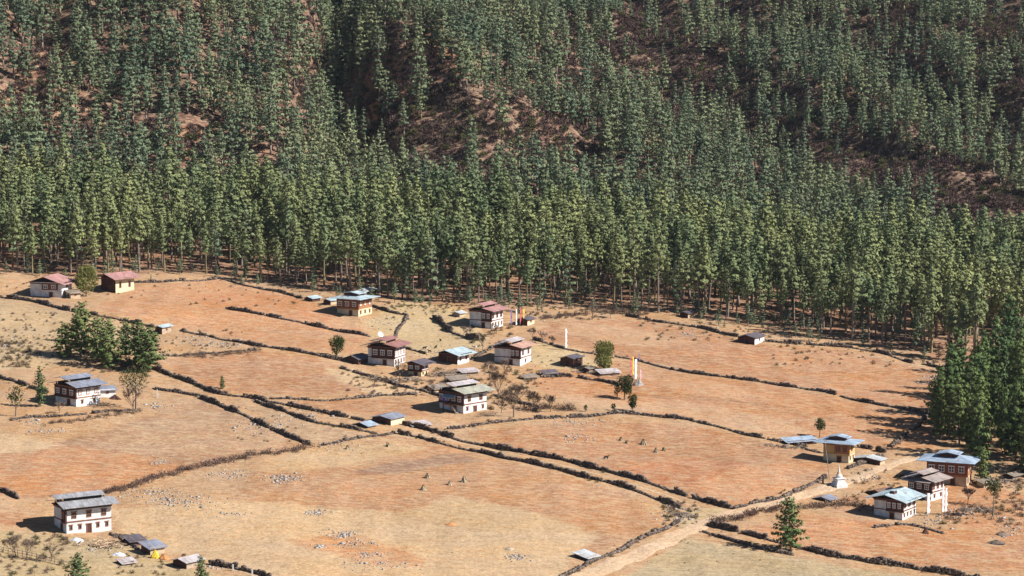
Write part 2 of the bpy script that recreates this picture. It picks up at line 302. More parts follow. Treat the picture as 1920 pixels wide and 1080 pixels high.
FIELDS = [
 ([(-60, 545), (0, 560), (180, 596), (290, 615), (300, 668), (200, 660), (100, 690), (-60, 700)], (0.50, 0.37, 0.22), 8),
 ([(-60, 700), (90, 690), (200, 668), (290, 692), (380, 745), (250, 790), (120, 820), (-60, 830)], TAN, 8),
 ([(180, 578), (250, 535), (410, 523), (560, 556), (630, 590), (690, 630), (670, 664), (560, 655), (480, 643), (340, 615), (290, 605), (230, 592)], (0.52, 0.275, 0.145), 5),
 ([(430, 540), (560, 558), (630, 590), (600, 610), (430, 578), (330, 560)], (0.50, 0.24, 0.12), 9),
 ([(690, 600), (750, 560), (850, 575), (900, 600), (920, 645), (800, 668), (700, 640)], STR, 10),
 ([(300, 677), (480, 658), (600, 670), (650, 695), (720, 722), (700, 738), (560, 744), (420, 735), (330, 702)], OR2, 5),
 ([(600, 690), (660, 690), (760, 715), (790, 738), (700, 741), (640, 716)], PALE, 4),
 ([(520, 752), (740, 746), (810, 775), (760, 782), (700, 778), (600, 766)], OR2, 4),
 ([(1000, 640), (1100, 660), (1120, 690), (1020, 690), (980, 670)], STR, 6),
 ([(1030, 602), (1170, 598), (1300, 616), (1440, 648), (1600, 660), (1720, 690), (1780, 706), (1750, 776), (1640, 753), (1440, 714), (1300, 697), (1160, 666), (1110, 658), (1000, 634)], (0.44, 0.23, 0.13), 5),
 ([(1040, 604), (1180, 612), (1300, 640), (1200, 652), (1060, 625)], (0.52, 0.32, 0.19), 12),
 ([(1380, 665), (1600, 668), (1720, 700), (1730, 750), (1600, 735), (1450, 700)], OR, 14),
 ([(1160, 676), (1300, 702), (1440, 721), (1640, 761), (1755, 787), (1745, 835), (1660, 845), (1530, 822), (1440, 815), (1330, 790), (1200, 770), (1040, 745), (990, 715), (1050, 705)], OR, 5),
 ([(1180, 755), (1330, 760), (1480, 790), (1540, 815), (1440, 812), (1330, 788), (1200, 772), (1060, 752), (1030, 735)], (0.53, 0.33, 0.20), 9),
 ([(1200, 700), (1330, 715), (1450, 745), (1340, 745), (1230, 722)], (0.55, 0.31, 0.17), 9),
 ([(860, 812), (1000, 795), (1180, 790), (1330, 802), (1440, 832), (1530, 850), (1570, 880), (1500, 912), (1400, 947), (1372, 950), (1260, 916), (1085, 866), (960, 842)], OR2, 4),
 ([(1150, 878), (1290, 858), (1400, 870), (1290, 915), (1240, 912)], (0.46, 0.215, 0.115), 2),
 ([(1290, 916), (1400, 872), (1540, 868), (1500, 908), (1400, 945), (1372, 949)], (0.52, 0.27, 0.14), 3),
 ([(-60, 850), (130, 825), (250, 790), (385, 750), (480, 795), (575, 838), (450, 862), (300, 892), (200, 922), (90, 932), (-60, 925)], BR, 6),
 ([(-60, 860), (130, 835), (230, 850), (330, 870), (380, 872), (300, 892), (200, 922), (90, 932), (-60, 925)], OR, 10),
 ([(330, 745), (480, 795), (560, 838), (430, 850), (250, 850), (180, 830), (280, 790)], (0.45, 0.29, 0.18), 14),
 ([(-60, 818), (30, 815), (125, 834), (60, 845), (-60, 856)], PALE, 4),
 ([(-60, 950), (40, 962), (92, 980), (90, 992), (20, 985), (-60, 990)], OR2, 5),
 ([(450, 752), (600, 795), (700, 818), (600, 838), (520, 800)], (0.45, 0.31, 0.20), 8),
 ([(600, 845), (740, 818), (850, 838), (960, 868), (1080, 895), (1180, 930), (1255, 985), (1180, 1012), (1090, 1042), (950, 1010), (800, 972), (600, 952), (440, 935), (470, 880)], (0.455, 0.25, 0.133), 6),
 ([(560, 845), (740, 825), (800, 840), (700, 866), (560, 885), (480, 880)], (0.54, 0.37, 0.21), 10),
 ([(660, 888), (700, 872), (790, 860), (860, 852), (910, 862), (800, 878), (740, 890)], DBR, 4),
 ([(200, 955), (450, 938), (600, 950), (760, 962), (850, 930), (1000, 960), (1120, 1000), (1075, 1050), (1040, 1090), (500, 1090), (380, 1050), (240, 1010)], PALE, 7),
 ([(760, 962), (850, 932), (1000, 962), (1060, 1000), (900, 1000)], (0.53, 0.37, 0.21), 9),
 ([(540, 1015), (640, 1000), (760, 1030), (800, 1060), (700, 1060), (600, 1035)], (0.52, 0.28, 0.14), 9),
 ([(1400, 988), (1500, 965), (1640, 975), (1730, 990), (1960, 1000), (1960, 1075), (1700, 1062), (1560, 1038), (1440, 1012)], OR, 5),
 ([(1760, 900), (1840, 900), (1960, 940), (1960, 1000), (1780, 985), (1760, 950)], OR, 10),
 ([(1560, 940), (1640, 925), (1650, 965), (1560, 962)], OR2, 6),
 ([(1160, 1090), (1290, 1008), (1400, 1030), (1560, 1058), (1700, 1078), (1700, 1100), (1160, 1100)], GRY, 6),
 ([(1280, 960), (1330, 950), (1372, 955), (1330, 985), (1280, 1000)], STR, 6),
 ([(-60, 990), (100, 1000), (230, 1020), (330, 1060), (480, 1090), (-60, 1090)], (0.46, 0.35, 0.19), 8),
]
cx = PX + 5 * waves(X, Y, 18, 5, 2) + 2.0 * waves(X, Y, 5, 5, 9); cy = PY + 1.7 * waves(X, Y, 15, 5, 5) + 0.8 * waves(X, Y, 4, 5, 1)
TINT = np.empty(X.shape + (3,)); TINT[:] = TAN
SOFT = np.zeros(X.shape)
valley = (PY > 480) & (PY < 1250) & (PX > -300) & (PX < 2250) & (Y > 380)
vx, vy = cx[valley], cy[valley]; tv = TINT[valley]
for poly, c, soft in FIELDS:
    a = np.clip(sdist(vx, vy, poly) / soft + 0.5, 0, 1)[:, None]
    tv = tv * (1 - a) + np.array(c) * a
TINT[valley] = tv
LINES = [([(505, 890), (535, 930), (530, 950)], 2.5, 1.16), ([(545, 895), (562, 925), (556, 948)], 2.0, 1.16), ([(560, 880), (590, 930), (610, 960)], 2.2, .86), ([(600, 895), (640, 925), (640, 960)], 1.6, 1.14), ([(640, 960), (700, 925), (760, 912), (770, 905)], 1.6, 1.14), ([(665, 965), (730, 930), (770, 915)], 1.6, .9),
 ([(820, 980), (1000, 1012), (1100, 1012)], 2, .9), ([(1148, 880), (1290, 858), (1400, 838), (1440, 822)], 1.8, 1.15), ([(1290, 916), (1400, 872)], 1.8, 1.14), ([(1180, 800), (1280, 850), (1400, 868)], 2, .86), ([(1240, 805), (1285, 840)], 1.4, 1.15), ([(1262, 803), (1295, 838)], 1.4, 1.13),
 ([(1200, 740), (1400, 755), (1560, 790)], 2.6, .86), ([(1180, 728), (1330, 745), (1500, 768), (1600, 800)], 1.6, .84), ([(1160, 640), (1280, 660), (1400, 668)], 2, 1.16), ([(1050, 625), (1200, 660), (1320, 675)], 1.4, .88), ([(1450, 690), (1600, 700), (1700, 725)], 2.2, .86), ([(1500, 720), (1640, 738)], 1.6, 1.12),
 ([(200, 600), (330, 590), (430, 602), (560, 640)], 1.5, 1.12), ([(250, 560), (350, 572), (430, 582)], 1.6, .84), ([(310, 700), (450, 700), (560, 725)], 1.5, .9), ([(0, 880), (150, 868), (330, 872)], 1.8, .9), ([(0, 905), (180, 893), (300, 880)], 1.4, 1.08), ([(280, 800), (420, 810), (540, 830)], 1.6, .88),
 ([(240, 1000), (400, 990), (560, 1010), (700, 1050)], 2, 1.1), ([(380, 1040), (500, 1020), (620, 1035)], 1.6, .88), ([(1420, 1005), (1600, 985), (1800, 1000)], 1.6, 1.1), ([(1500, 1020), (1700, 1030), (1900, 1045)], 1.5, .9), ([(1800, 915), (1850, 935), (1920, 950)], 2, .84), ([(1780, 975), (1900, 960)], 2, .86), ([(600, 950), (760, 968), (950, 1010)], 2.5, .9)]
for pl, wd, f in LINES:
    ln = np.full(vx.shape, 1e9)
    for a_, b_ in zip(pl, pl[1:]):
        e = np.array(b_, float) - a_; wx = vx - a_[0]; wy = vy - a_[1]; t_ = np.clip((wx * e[0] + wy * e[1]) / (e @ e), 0, 1); ln = np.minimum(ln, np.hypot((wx - e[0] * t_) * .6, wy - e[1] * t_))
    tv = tv * (1 + (f - 1) * np.clip(1.4 - ln / wd, 0, 1)[:, None])
TINT[valley] = tv
# forest floor and hill tones
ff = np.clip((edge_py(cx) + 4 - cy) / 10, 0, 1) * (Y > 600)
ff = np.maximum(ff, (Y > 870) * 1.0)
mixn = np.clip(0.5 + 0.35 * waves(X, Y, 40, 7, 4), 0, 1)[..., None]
orange_soil = np.zeros(X.shape)  # weight of the orange ground patches
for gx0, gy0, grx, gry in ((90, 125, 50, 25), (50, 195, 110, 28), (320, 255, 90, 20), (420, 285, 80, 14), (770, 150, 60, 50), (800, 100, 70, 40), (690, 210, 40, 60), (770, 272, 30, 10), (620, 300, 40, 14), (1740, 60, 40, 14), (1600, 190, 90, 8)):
    orange_soil = np.maximum(orange_soil, np.exp(-((PX - gx0) / grx) ** 2 - ((PY - gy0) / gry) ** 2))
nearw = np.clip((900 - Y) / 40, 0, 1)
orange_soil = np.clip(np.maximum(orange_soil * 1.2, nearw * 0.75), 0, 1)[..., None] * (0.45 + 0.55 * mixn)
floorc = (np.array((0.10, 0.058, 0.050)) * (1 - mixn) + np.array((0.20, 0.112, 0.09)) * mixn) * (1 - orange_soil) + np.array((0.50, 0.26, 0.155)) * orange_soil
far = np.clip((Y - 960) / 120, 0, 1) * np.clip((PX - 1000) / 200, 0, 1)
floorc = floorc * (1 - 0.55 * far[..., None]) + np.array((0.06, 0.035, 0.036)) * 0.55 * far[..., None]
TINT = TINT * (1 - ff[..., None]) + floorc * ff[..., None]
V = np.stack([X, Y, Z], -1).reshape(-1, 3)
i0 = (np.arange(ny - 1)[:, None] * nx + np.arange(nx - 1)[None, :]).ravel()
F = np.stack([i0, i0 + 1, i0 + nx + 1, i0 + nx], -1)

def ground_mat(name, tint=None):
    m = bpy.data.materials.new(name); m.use_nodes = True; nt = m.node_tree; L = nt.links.new
    b = nt.nodes['Principled BSDF']; b.inputs['Roughness'].default_value = 1; b.inputs['Specular IOR Level'].default_value = 0.08
    ge = nt.nodes.new('ShaderNodeTexCoord')
    if tint is None:
        at_ = nt.nodes.new('ShaderNodeAttribute'); at_.attribute_name = 'tint'; base = at_.outputs['Color']
    else:
        r = nt.nodes.new('ShaderNodeRGB'); r.outputs[0].default_value = (*tint, 1); base = r.outputs[0]
    def nz(scale, stretch, rot, lo, hi, detail=6, w=0.3):
        mp = nt.nodes.new('ShaderNodeMapping'); mp.inputs['Scale'].default_value = stretch; mp.inputs['Rotation'].default_value = (0, 0, rot)
        n = nt.nodes.new('ShaderNodeTexNoise'); n.inputs['Scale'].default_value = scale; n.inputs['Detail'].default_value = detail; n.inputs['Roughness'].default_value = 0.62
        mr = nt.nodes.new('ShaderNodeMapRange'); mr.inputs[1].default_value = w; mr.inputs[2].default_value = 1 - w; mr.inputs[3].default_value = lo; mr.inputs[4].default_value = hi
        L(ge.outputs['Object'], mp.inputs[0]); L(mp.outputs[0], n.inputs['Vector']); L(n.outputs['Fac'], mr.inputs[0]); return mr.outputs[0], n
    def mul(a, bb):
        x = nt.nodes.new('ShaderNodeMath'); x.operation = 'MULTIPLY'; L(a, x.inputs[0]); L(bb, x.inputs[1]); return x.outputs[0]
    v1, n1 = nz(0.035, (1, 1, 1), 0, 0.90, 1.10)
    v2, n2 = nz(0.45, (1, 1, 1), 0.4, 0.84, 1.14)
    v3, n3 = nz(0.9, (0.14, 1, 1), 0.35, 0.91, 1.08)
    v4, n4 = nz(1.5, (1, 1, 1), 0, 0.72, 1.26, 4)
    v = mul(mul(mul(v1, v2), v3), v4)
    hs = nt.nodes.new('ShaderNodeHueSaturation'); L(base, hs.inputs['Color']); L(v, hs.inputs['Value'])
    s1, _ = nz(0.09, (0.6, 1, 1), 0.9, 0.86, 1.12); L(s1, hs.inputs['Saturation'])
    # pale dry-grass flecks
    mx = nt.nodes.new('ShaderNodeMix'); mx.data_type = 'RGBA'; mx.inputs[7].default_value = (0.42, 0.32, 0.205, 1)
    f1, _ = nz(0.9, (0.40, 1, 1), 0.3, -0.30, 0.62, 8, 0.36); L(f1, mx.inputs[0]); L(hs.outputs[0], mx.inputs[6])
    # small dark tufts and clods
    f2, _ = nz(1.1, (0.6, 1, 1), 0.1, 0, 1, 3, 0.0); ga = nt.nodes.new('ShaderNodeMapRange'); ga.inputs[1].default_value = 0.66; ga.inputs[2].default_value = 0.74; ga.inputs[4].default_value = 0.4
    L(f2, ga.inputs[0]); m3 = nt.nodes.new('ShaderNodeMix'); m3.data_type = 'RGBA'; m3.inputs[7].default_value = (0.16, 0.11, 0.08, 1)
    L(ga.outputs[0], m3.inputs[0]); L(mx.outputs[2], m3.inputs[6]); L(m3.outputs[2], b.inputs['Base Color'])
    bn = nt.nodes.new('ShaderNodeBump'); bn.inputs['Strength'].default_value = 0.8; bn.inputs['Distance'].default_value = 0.45
    L(n2.outputs['Fac'], bn.inputs['Height']); b2 = nt.nodes.new('ShaderNodeBump'); b2.inputs['Strength'].default_value = 0.4; b2.inputs['Distance'].default_value = 0.12
    L(n4.outputs['Fac'], b2.inputs['Height']); L(bn.outputs[0], b2.inputs['Normal']); L(b2.outputs[0], b.inputs['Normal'])
    return m
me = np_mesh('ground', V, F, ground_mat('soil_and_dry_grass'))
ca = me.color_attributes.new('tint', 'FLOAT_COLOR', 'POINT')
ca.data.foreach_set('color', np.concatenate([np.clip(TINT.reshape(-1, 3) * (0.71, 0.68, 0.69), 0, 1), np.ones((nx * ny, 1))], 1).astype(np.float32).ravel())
me.polygons.foreach_set('use_smooth', [True] * len(me.polygons))
tag(link('ground', me), 'dry orange and straw coloured valley floor rising into the wooded hillside', kind='structure')

def path_pts(poly, step):
    P = [at(*p) for p in poly]; out = []
    for a, b in zip(P, P[1:]):
        n = max(1, int((b - a).length / step))
        for k in range(n): out.append(a.lerp(b, k / n))
    out.append(P[-1]); return out
def strip(name, poly, w0, w1, lift, m, label):
    pts = path_pts(poly, 1.0)
    # smooth the centre line
    for _ in range(8):
        pts = [pts[0]] + [(pts[i - 1] + pts[i] * 2 + pts[i + 1]) / 4 for i in range(1, len(pts) - 1)] + [pts[-1]]
    n = len(pts); vs = []; K = 7
    for i, p in enumerate(pts):
        d = (pts[min(i + 1, n - 1)] - pts[max(i - 1, 0)]); d.z = 0; d.normalize(); s = Vector((-d.y, d.x, 0)); w = w0 + (w1 - w0) * i / n
        for k in range(K):
            t = k / (K - 1) * 2 - 1; wob = 1 + 0.12 * math.sin(i * 0.5 + t * 2) + 0.08 * math.sin(i * 1.3)
            q = p + s * (t * w / 2 * wob); dip = 0.11 * (abs(abs(t) - 0.45) < 0.2)
            z = Hs(q.x, q.y) + (lift - dip if abs(t) < 0.99 else -0.05); vs.append((q.x, q.y, z))
    fs = [[i * K + k, (i + 1) * K + k, (i + 1) * K + k + 1, i * K + k + 1] for i in range(n - 1) for k in range(K - 1)]
    o = link(name, np_mesh(name, np.array(vs), np.array(fs), m)); return tag(o, label, kind='structure')
pathm = ground_mat('footpath_surface', (0.40, 0.28, 0.18))
roadm = ground_mat('dirt_road_surface', (0.47, 0.33, 0.225))
strip('dirt_road', [(1040, 1110), (1120, 1072), (1200, 1038), (1290, 995), (1350, 968), (1420, 950), (1500, 930), (1560, 912), (1610, 895), (1670, 872), (1730, 850)], 5.6, 3.6, 0.16, roadm, 'pale dirt road curving up between stone walls to the stupa')
strip('footpath', [(1335, 966), (1260, 932), (1170, 905), (1080, 880), (960, 852), (870, 832), (790, 815)], 0.9, 0.9, 0.10, pathm, 'narrow footpath between the two long dark field walls')

# ------------------------------------------------------------------ haze
hz = MB().box(-880, 880, -110, 2690, -120, 500)
# (box of thin air, added at the end once everything stands)

# ------------------------------------------------------------------ trees
def pine_geo(seed, Ht, base, Rm, nb, tuft=1.0, droop=0.0, dens=1.0, shape=0.95):
    """returns trunk (V,F quads) and crown (V,F tris)"""
    r = np.random.default_rng(seed)
    tb = MB(); segs = 6; lean = r.uniform(-0.02, 0.02, 2); pts = []
    for k in range(segs + 1):
        z = Ht * 0.98 * k / segs; pts.append(Vector((lean[0] * z + 0.12 * math.sin(k + seed), lean[1] * z, z)))
    rad = lambda z: 0.30 * (1 - z / Ht) * Ht / 22 + 0.05
    for a, b in zip(pts, pts[1:]): tb.tube(a, b, rad(a.z), rad(b.z), 6)
    for k in range(int(6 + nb * 0.25)):      # limbs and dead stubs
        z = r.uniform(base * 0.5, 0.85) * Ht; a = r.uniform(0, 6.28); l = Rm * (0.35 if z < base * Ht else 0.6)
        tb.tube((lean[0] * z, lean[1] * z, z), (lean[0] * z + l * math.cos(a), lean[1] * z + l * math.sin(a), z + l * 0.15), 0.06, 0.02, 3)
    T = []
    H0 = base * Ht; nw = max(7, int(nb / 5.0)); 
    for wi in range(nw):
      u0 = (wi + 0.25) / nw; per = 5 if u0 < 0.75 else 4; a0 = r.uniform(0, 6.28)
      for bi in range(per):
        u = min(max(u0 + r.normal(0, 0.010), 0), 0.98)
        z = H0 + (Ht - H0) * u ** 0.92
        prof = (1 - u) ** shape * min(1, 0.62 + 1.6 * u) + 0.06
        Lb = Rm * prof * r.uniform(0.55, 1.22)
        if r.random() < 0.12: Lb *= 0.4
        a = a0 + bi * 6.283 / per + r.uniform(-0.35, 0.35); el = R(-4 + 40 * u + r.normal(0, 5)) - droop
        d = np.array([math.cos(a) * math.cos(el), math.sin(a) * math.cos(el), math.sin(el)])
        o = np.array([lean[0] * z, lean[1] * z, z])
        nt_ = max(1, int(Lb * 1.15 * dens + 0.7))
        for k in range(nt_):
            f = 0.32 + 0.68 * (k + r.uniform(0.3, 1)) / nt_
            c = o + d * Lb * f + np.array([r.normal(0, 0.12), r.normal(0, 0.12), r.normal(0, 0.05) + 0.10 * Lb * f * f])
            sz = tuft * r.uniform(0.7, 1.15) * (0.65 + 0.35 * (1 - u))
            sd = np.array([-math.sin(a), math.cos(a), 0.0])
            for q in range(5):        # one clump: a flattened dome of needle sprays
                g = d * 0.5 + sd * r.normal(0, 0.75) + np.array([0, 0, r.normal(0.18, 0.28)]); g /= np.linalg.norm(g)
                nrm = g * 0.40 + np.array([0, 0, 0.24]) + d * 0.75 + r.normal(0, 0.22, 3); nrm /= np.linalg.norm(nrm)
                w = d * 0.7 + sd * r.normal(0, 0.4) + np.array([0, 0, r.normal(0.55, 0.3)]); w -= nrm * (w @ nrm); w /= np.linalg.norm(w) + 1e-6
                s_ = np.cross(nrm, w); b0 = c + g * sz * 0.36 - w * sz * 0.3
                T.append((b0 - s_ * sz * 0.27, b0 + s_ * sz * 0.27, b0 + w * sz * 0.92 + s_ * sz * r.normal(0, 0.15)))
    for _ in range(int(nb * 1.1)):          # added inner triangles block light to darken the crown's shaded side
        u = r.uniform(0.02, 0.9); z = H0 + (Ht - H0) * u ** 0.9; a = r.uniform(0, 6.28); q_ = Rm * 0.42 * (1 - u) ** shape * r.random() ** 0.5
        c = np.array([lean[0] * z + q_ * math.cos(a), lean[1] * z + q_ * math.sin(a), z]); w = np.array([r.normal(0, .5), r.normal(0, .5), 1.0]); w /= np.linalg.norm(w)
        s_ = np.cross(w, r.normal(0, 1, 3)); s_ /= np.linalg.norm(s_) + 1e-6; k_ = tuft * (0.9 - 0.45 * u)
        T.append((c - s_ * k_ * .5, c + s_ * k_ * .5, c + w * k_ * 1.3))
    # leader
    for q in range(10):
        c = np.array([lean[0] * Ht, lean[1] * Ht, Ht * (0.93 + 0.06 * r.random())]); w = np.array([r.normal(0, 0.35), r.normal(0, 0.35), 1.0]); s_ = np.array([r.normal(), r.normal(), 0]); s_ /= np.linalg.norm(s_)
        T.append((c - s_ * 0.14, c + s_ * 0.14, c + w * 0.7))
    T = np.array(T); V = T.reshape(-1, 3); F = np.arange(len(V)).reshape(-1, 3)
    return tb, V, F
def lobes_geo(seed, lobes, n, size, up=0.0, shell=0.45):
    """crown of small leaves spread through ellipsoid lobes (cx,cy,cz,rx,ry,rz)"""
    r = np.random.default_rng(seed); T = []
    vol = np.array([l[3] * l[4] * l[5] for l in lobes]) ** 0.7; cnt = (vol / vol.sum() * n).astype(int)
    for l, c in zip(lobes, cnt):
        for _ in range(c):
            d = r.normal(0, 1, 3); d /= np.linalg.norm(d); rr = (shell + (1 - shell) * r.random() ** 0.6) * (1 + 0.10 * r.normal())
            p = np.array(l[:3]) + d * rr * np.array(l[3:])
            w = d * 0.7 + r.normal(0, 0.5, 3) + np.array([0, 0, up]); w /= np.linalg.norm(w)
            s_ = np.cross(w, r.normal(0, 1, 3)); s_ /= np.linalg.norm(s_) + 1e-6; z = size * r.uniform(0.6, 1.3)
            T.append((p - s_ * z * 0.35, p + s_ * z * 0.35, p + w * z * 0.8))
    T = np.array(T); V = T.reshape(-1, 3); return V, np.arange(len(V)).reshape(-1, 3)
def bare_geo(seed, Ht, spread, depth=4, twigs=5):
    r = random.Random(seed); tb = MB(); cb = MB()
    def grow(p, d, l, rad, lev):
        q = p + d * l
        (tb if lev < 1 else cb).tube(p, q, rad, rad * 0.62, 5 if lev < 2 else 3)
        if lev >= depth:
            for _ in range(twigs):
                w = (d + Vector((r.uniform(-1, 1), r.uniform(-1, 1), r.uniform(-0.5, 1))) * 0.75).normalized(); a = p.lerp(q, r.random()); s_ = w.orthogonal().normalized() * 0.035
                cb.tri(a - s_, a + s_, a + w * l * r.uniform(0.7, 1.3))
            return
        for k in range(3 if lev else 4):
            w = (d * 0.75 + Vector((r.uniform(-1, 1) * spread, r.uniform(-1, 1) * spread, r.uniform(0.0, 0.7)))).normalized()
            grow(p.lerp(q, r.uniform(0.72, 1.0)), w, l * r.uniform(0.62, 0.86), rad * 0.6, lev + 1)
    grow(Vector((0, 0, -0.3)), Vector((r.uniform(-.1, .1), r.uniform(-.1, .1), 1)).normalized(), Ht * 0.30, Ht * 0.022, 0)
    return tb, cb
def bush_geo(seed, n=90, size=1.0, leafy=0.4):
    r = np.random.default_rng(seed); T = []
    for _ in range(n):
        a = r.uniform(0, 6.28); e = r.uniform(0.15, 1.4); d = np.array([math.cos(a) * math.cos(e), math.sin(a) * math.cos(e), math.sin(e)])
        f = r.uniform(0.25, 1.0); p = d * np.array([0.85, 0.85, 0.95]) * f * size
        w = d + r.normal(0, 0.45, 3); w /= np.linalg.norm(w); s_ = np.cross(w, r.normal(0, 1, 3)); s_ /= np.linalg.norm(s_) + 1e-6
        z = size * r.uniform(0.18, 0.42)
        T.append((p - s_ * z * leafy * 0.5, p + s_ * z * leafy * 0.5, p + w * z))
    T = np.array(T); V = T.reshape(-1, 3); return V, np.arange(len(V)).reshape(-1, 3)
def join_tree(name, tb, V, F, m_tr, m_cr):
    n0 = len(tb.v); tris = []
    for f in tb.f:
        for k in range(1, len(f) - 1): tris.append((f[0], f[k], f[k + 1]))
    TV = np.array(tb.v); TF = np.array(tris)
    return np_mesh(name, np.concatenate([TV, V]), np.concatenate([TF, F + n0]), m_tr, m_cr, midx=np.concatenate([np.zeros(len(TF)), np.ones(len(F))]))
def make_protos(prefix, specs, m_cr, bark='bark'):
    out = []
    for i, s in enumerate(specs):
        tb, V, F = pine_geo(*s); bk = M['bark_yel'] if i % 4 == 1 else M['bark']
        trunk = tb.mesh('trunk', bk); crown = np_mesh('crown', V, F, m_cr)
        out.append((trunk, crown, join_tree('%s_%02d' % (prefix, i), tb, V, F, bk, m_cr), s[1]))
    return out
BELT = make_protos('pine', [(11 + i, 21 + (i % 4) * 1.2, [0.42, 0.52, 0.46, 0.34, 0.56, 0.44, 0.36, 0.50][i], 3.2 + 0.4 * (i % 4), 52 + 5 * (i % 3), 1.2) for i in range(8)], M['needle'])
NEAR = make_protos('near_pine', [(51 + i, 18 + 1.5 * i, 0.06 + 0.05 * (i % 3), 4.2 + 0.4 * (i % 3), 88, 1.35, 0.0, 1.25, 0.5) for i in range(5)], M['needle_near'])
HILLP = make_protos('hill_pine', [(31 + i, 17 + (i % 3) * 1.6, [0.16, 0.28, 0.20, 0.35, 0.24, 0.12][i], 3.1 + 0.4 * (i % 3), 44, 1.15, 0.0, 1.15, 0.85) for i in range(6)], M['needle_far'])
BUSH = []
for i in range(5):
    V_, F_ = bush_geo(70 + i, 120, 1.0, 0.34); BUSH.append(np_mesh('bush_%02d' % i, V_, F_, M['scrub'] if i < 4 else M['scrub_g']))

def scatter(name, meshes, P, rot, scl, idx, **tags):
    col = bpy.data.collections.new(name + '_sources')
    for i, m_ in enumerate(meshes): col.objects.link(bpy.data.objects.new('%s_source_%02d' % (name, i), m_))
    me = bpy.data.meshes.new(name); me.vertices.add(len(P)); me.vertices.foreach_set('co', np.asarray(P, np.float32).ravel())
    for nm, ty, arr in (('rot', 'FLOAT_VECTOR', rot), ('scl', 'FLOAT_VECTOR', scl)):
        a = me.attributes.new(nm, ty, 'POINT'); a.data.foreach_set('vector', np.asarray(arr, np.float32).ravel())
    a = me.attributes.new('idx', 'INT', 'POINT'); a.data.foreach_set('value', np.asarray(idx, np.int32)); me.update()
    o = link(name, me); ng = bpy.data.node_groups.new(name + '_nodes', 'GeometryNodeTree')
    ng.interface.new_socket('Geometry', in_out='INPUT', socket_type='NodeSocketGeometry'); ng.interface.new_socket('Geometry', in_out='OUTPUT', socket_type='NodeSocketGeometry')
    N = ng.nodes.new; L = ng.links.new; gi = N('NodeGroupInput'); go = N('NodeGroupOutput')
    ci = N('GeometryNodeCollectionInfo'); ci.inputs['Collection'].default_value = col; ci.inputs['Separate Children'].default_value = True; ci.inputs['Reset Children'].default_value = True
    ip = N('GeometryNodeInstanceOnPoints'); ip.inputs['Pick Instance'].default_value = True
    def na(nm, ty): n = N('GeometryNodeInputNamedAttribute'); n.data_type = ty; n.inputs[0].default_value = nm; return n.outputs[0]
    L(gi.outputs[0], ip.inputs['Points']); L(ci.outputs[0], ip.inputs['Instance']); L(na('idx', 'INT'), ip.inputs['Instance Index'])
    L(na('rot', 'FLOAT_VECTOR'), ip.inputs['Rotation']); L(na('scl', 'FLOAT_VECTOR'), ip.inputs['Scale']); L(ip.outputs[0], go.inputs[0])
    md = o.modifiers.new('scatter', 'NODES'); md.node_group = ng
    tag(o, **tags); return o

# ---- where the forest stands
CLEAR = [  # (px, py, rx, ry, tilt deg, remaining density) of the open ground between the trees
 (90, 130, 60, 34, 20, 0.15), (60, 200, 130, 40, 8, 0.12), (160, 235, 110, 28, 5, 0.15), (330, 265, 110, 32, 12, 0.12), (430, 288, 80, 22, 25, 0.14), (250, 262, 60, 16, 0, 0.3),
 (640, 300, 55, 20, 10, 0.15), (720, 215, 55, 70, 10, 0.3), (790, 270, 140, 75, 15, 0.17), (900, 260, 150, 70, 22, 0.15), (1010, 265, 130, 48, 28, 0.14), (1080, 290, 90, 30, 25, 0.2),
 (800, 150, 80, 50, 30, 0.4), (770, 90, 60, 35, 20, 0.5), (740, 330, 120, 26, 10, 0.12), (880, 330, 90, 26, 12, 0.12),
 (1110, 110, 70, 70, 55, 0.25), (1200, 150, 130, 60, 40, 0.12), (1300, 140, 100, 50, 20, 0.15), (1330, 220, 100, 45, 20, 0.2), (1230, 70, 90, 45, 0, 0.2), (1000, 20, 40, 40, 0, .4), (1480, 200, 130, 22, 5, 0.25),
 (1690, 60, 60, 40, 0, 0.35), (1680, 140, 60, 40, 0, 0.3), (1880, 90, 60, 70, 0, 0.25), (1600, 320, 170, 50, 12, 0.15), (1750, 355, 130, 50, 10, 0.14), (1860, 410, 120, 60, 10, 0.08), (1480, 300, 90, 30, 20, 0.35),
 (1800, 440, 110, 22, 14, 0.15), (1900, 200, 60, 60, 0, 0.25), (545, 70, 45, 90, 8, 0.35), (575, 180, 30, 60, 5, 0.3), (1400, 60, 60, 40, 0, 0.4)]
def clear_density(px, py):
    d = np.ones(px.shape)
    for cx_, cy_, rx, ry, tl, rem in CLEAR:
        a = R(tl); ux = (px - cx_) * math.cos(a) + (py - cy_) * math.sin(a); uy = -(px - cx_) * math.sin(a) + (py - cy_) * math.cos(a)
        q = np.sqrt((ux / rx) ** 2 + (uy / ry) ** 2); d = np.minimum(d, np.clip(rem + (q - 0.85) / 0.3 * (1 - rem), rem, 1))
    return d
def grid_pts(sp, y0, y1):
    gx = np.arange(-330, 330, sp); gy = np.arange(y0, y1, sp); a, b = np.meshgrid(gx, gy); a = a + (np.arange(len(gy)) % 2)[:, None] * sp / 2
    a = a + RNG.uniform(-0.42, 0.42, a.shape) * sp; b = b + RNG.uniform(-0.42, 0.42, b.shape) * sp
    return a.ravel(), b.ravel()
def place(sp, y0, y1, cond, dens=1.0):
    x, y = grid_pts(sp, y0, y1); z = H(x, y); px, py = project(x, y, z)
    k = (np.abs(px - 960) < 1120) & cond(x, y, px, py); x, y, z, px, py = x[k], y[k], z[k], px[k], py[k]
    k = RNG.random(len(x)) < clear_density(px, py) * dens
    return x[k], y[k], z[k], px[k], py[k]
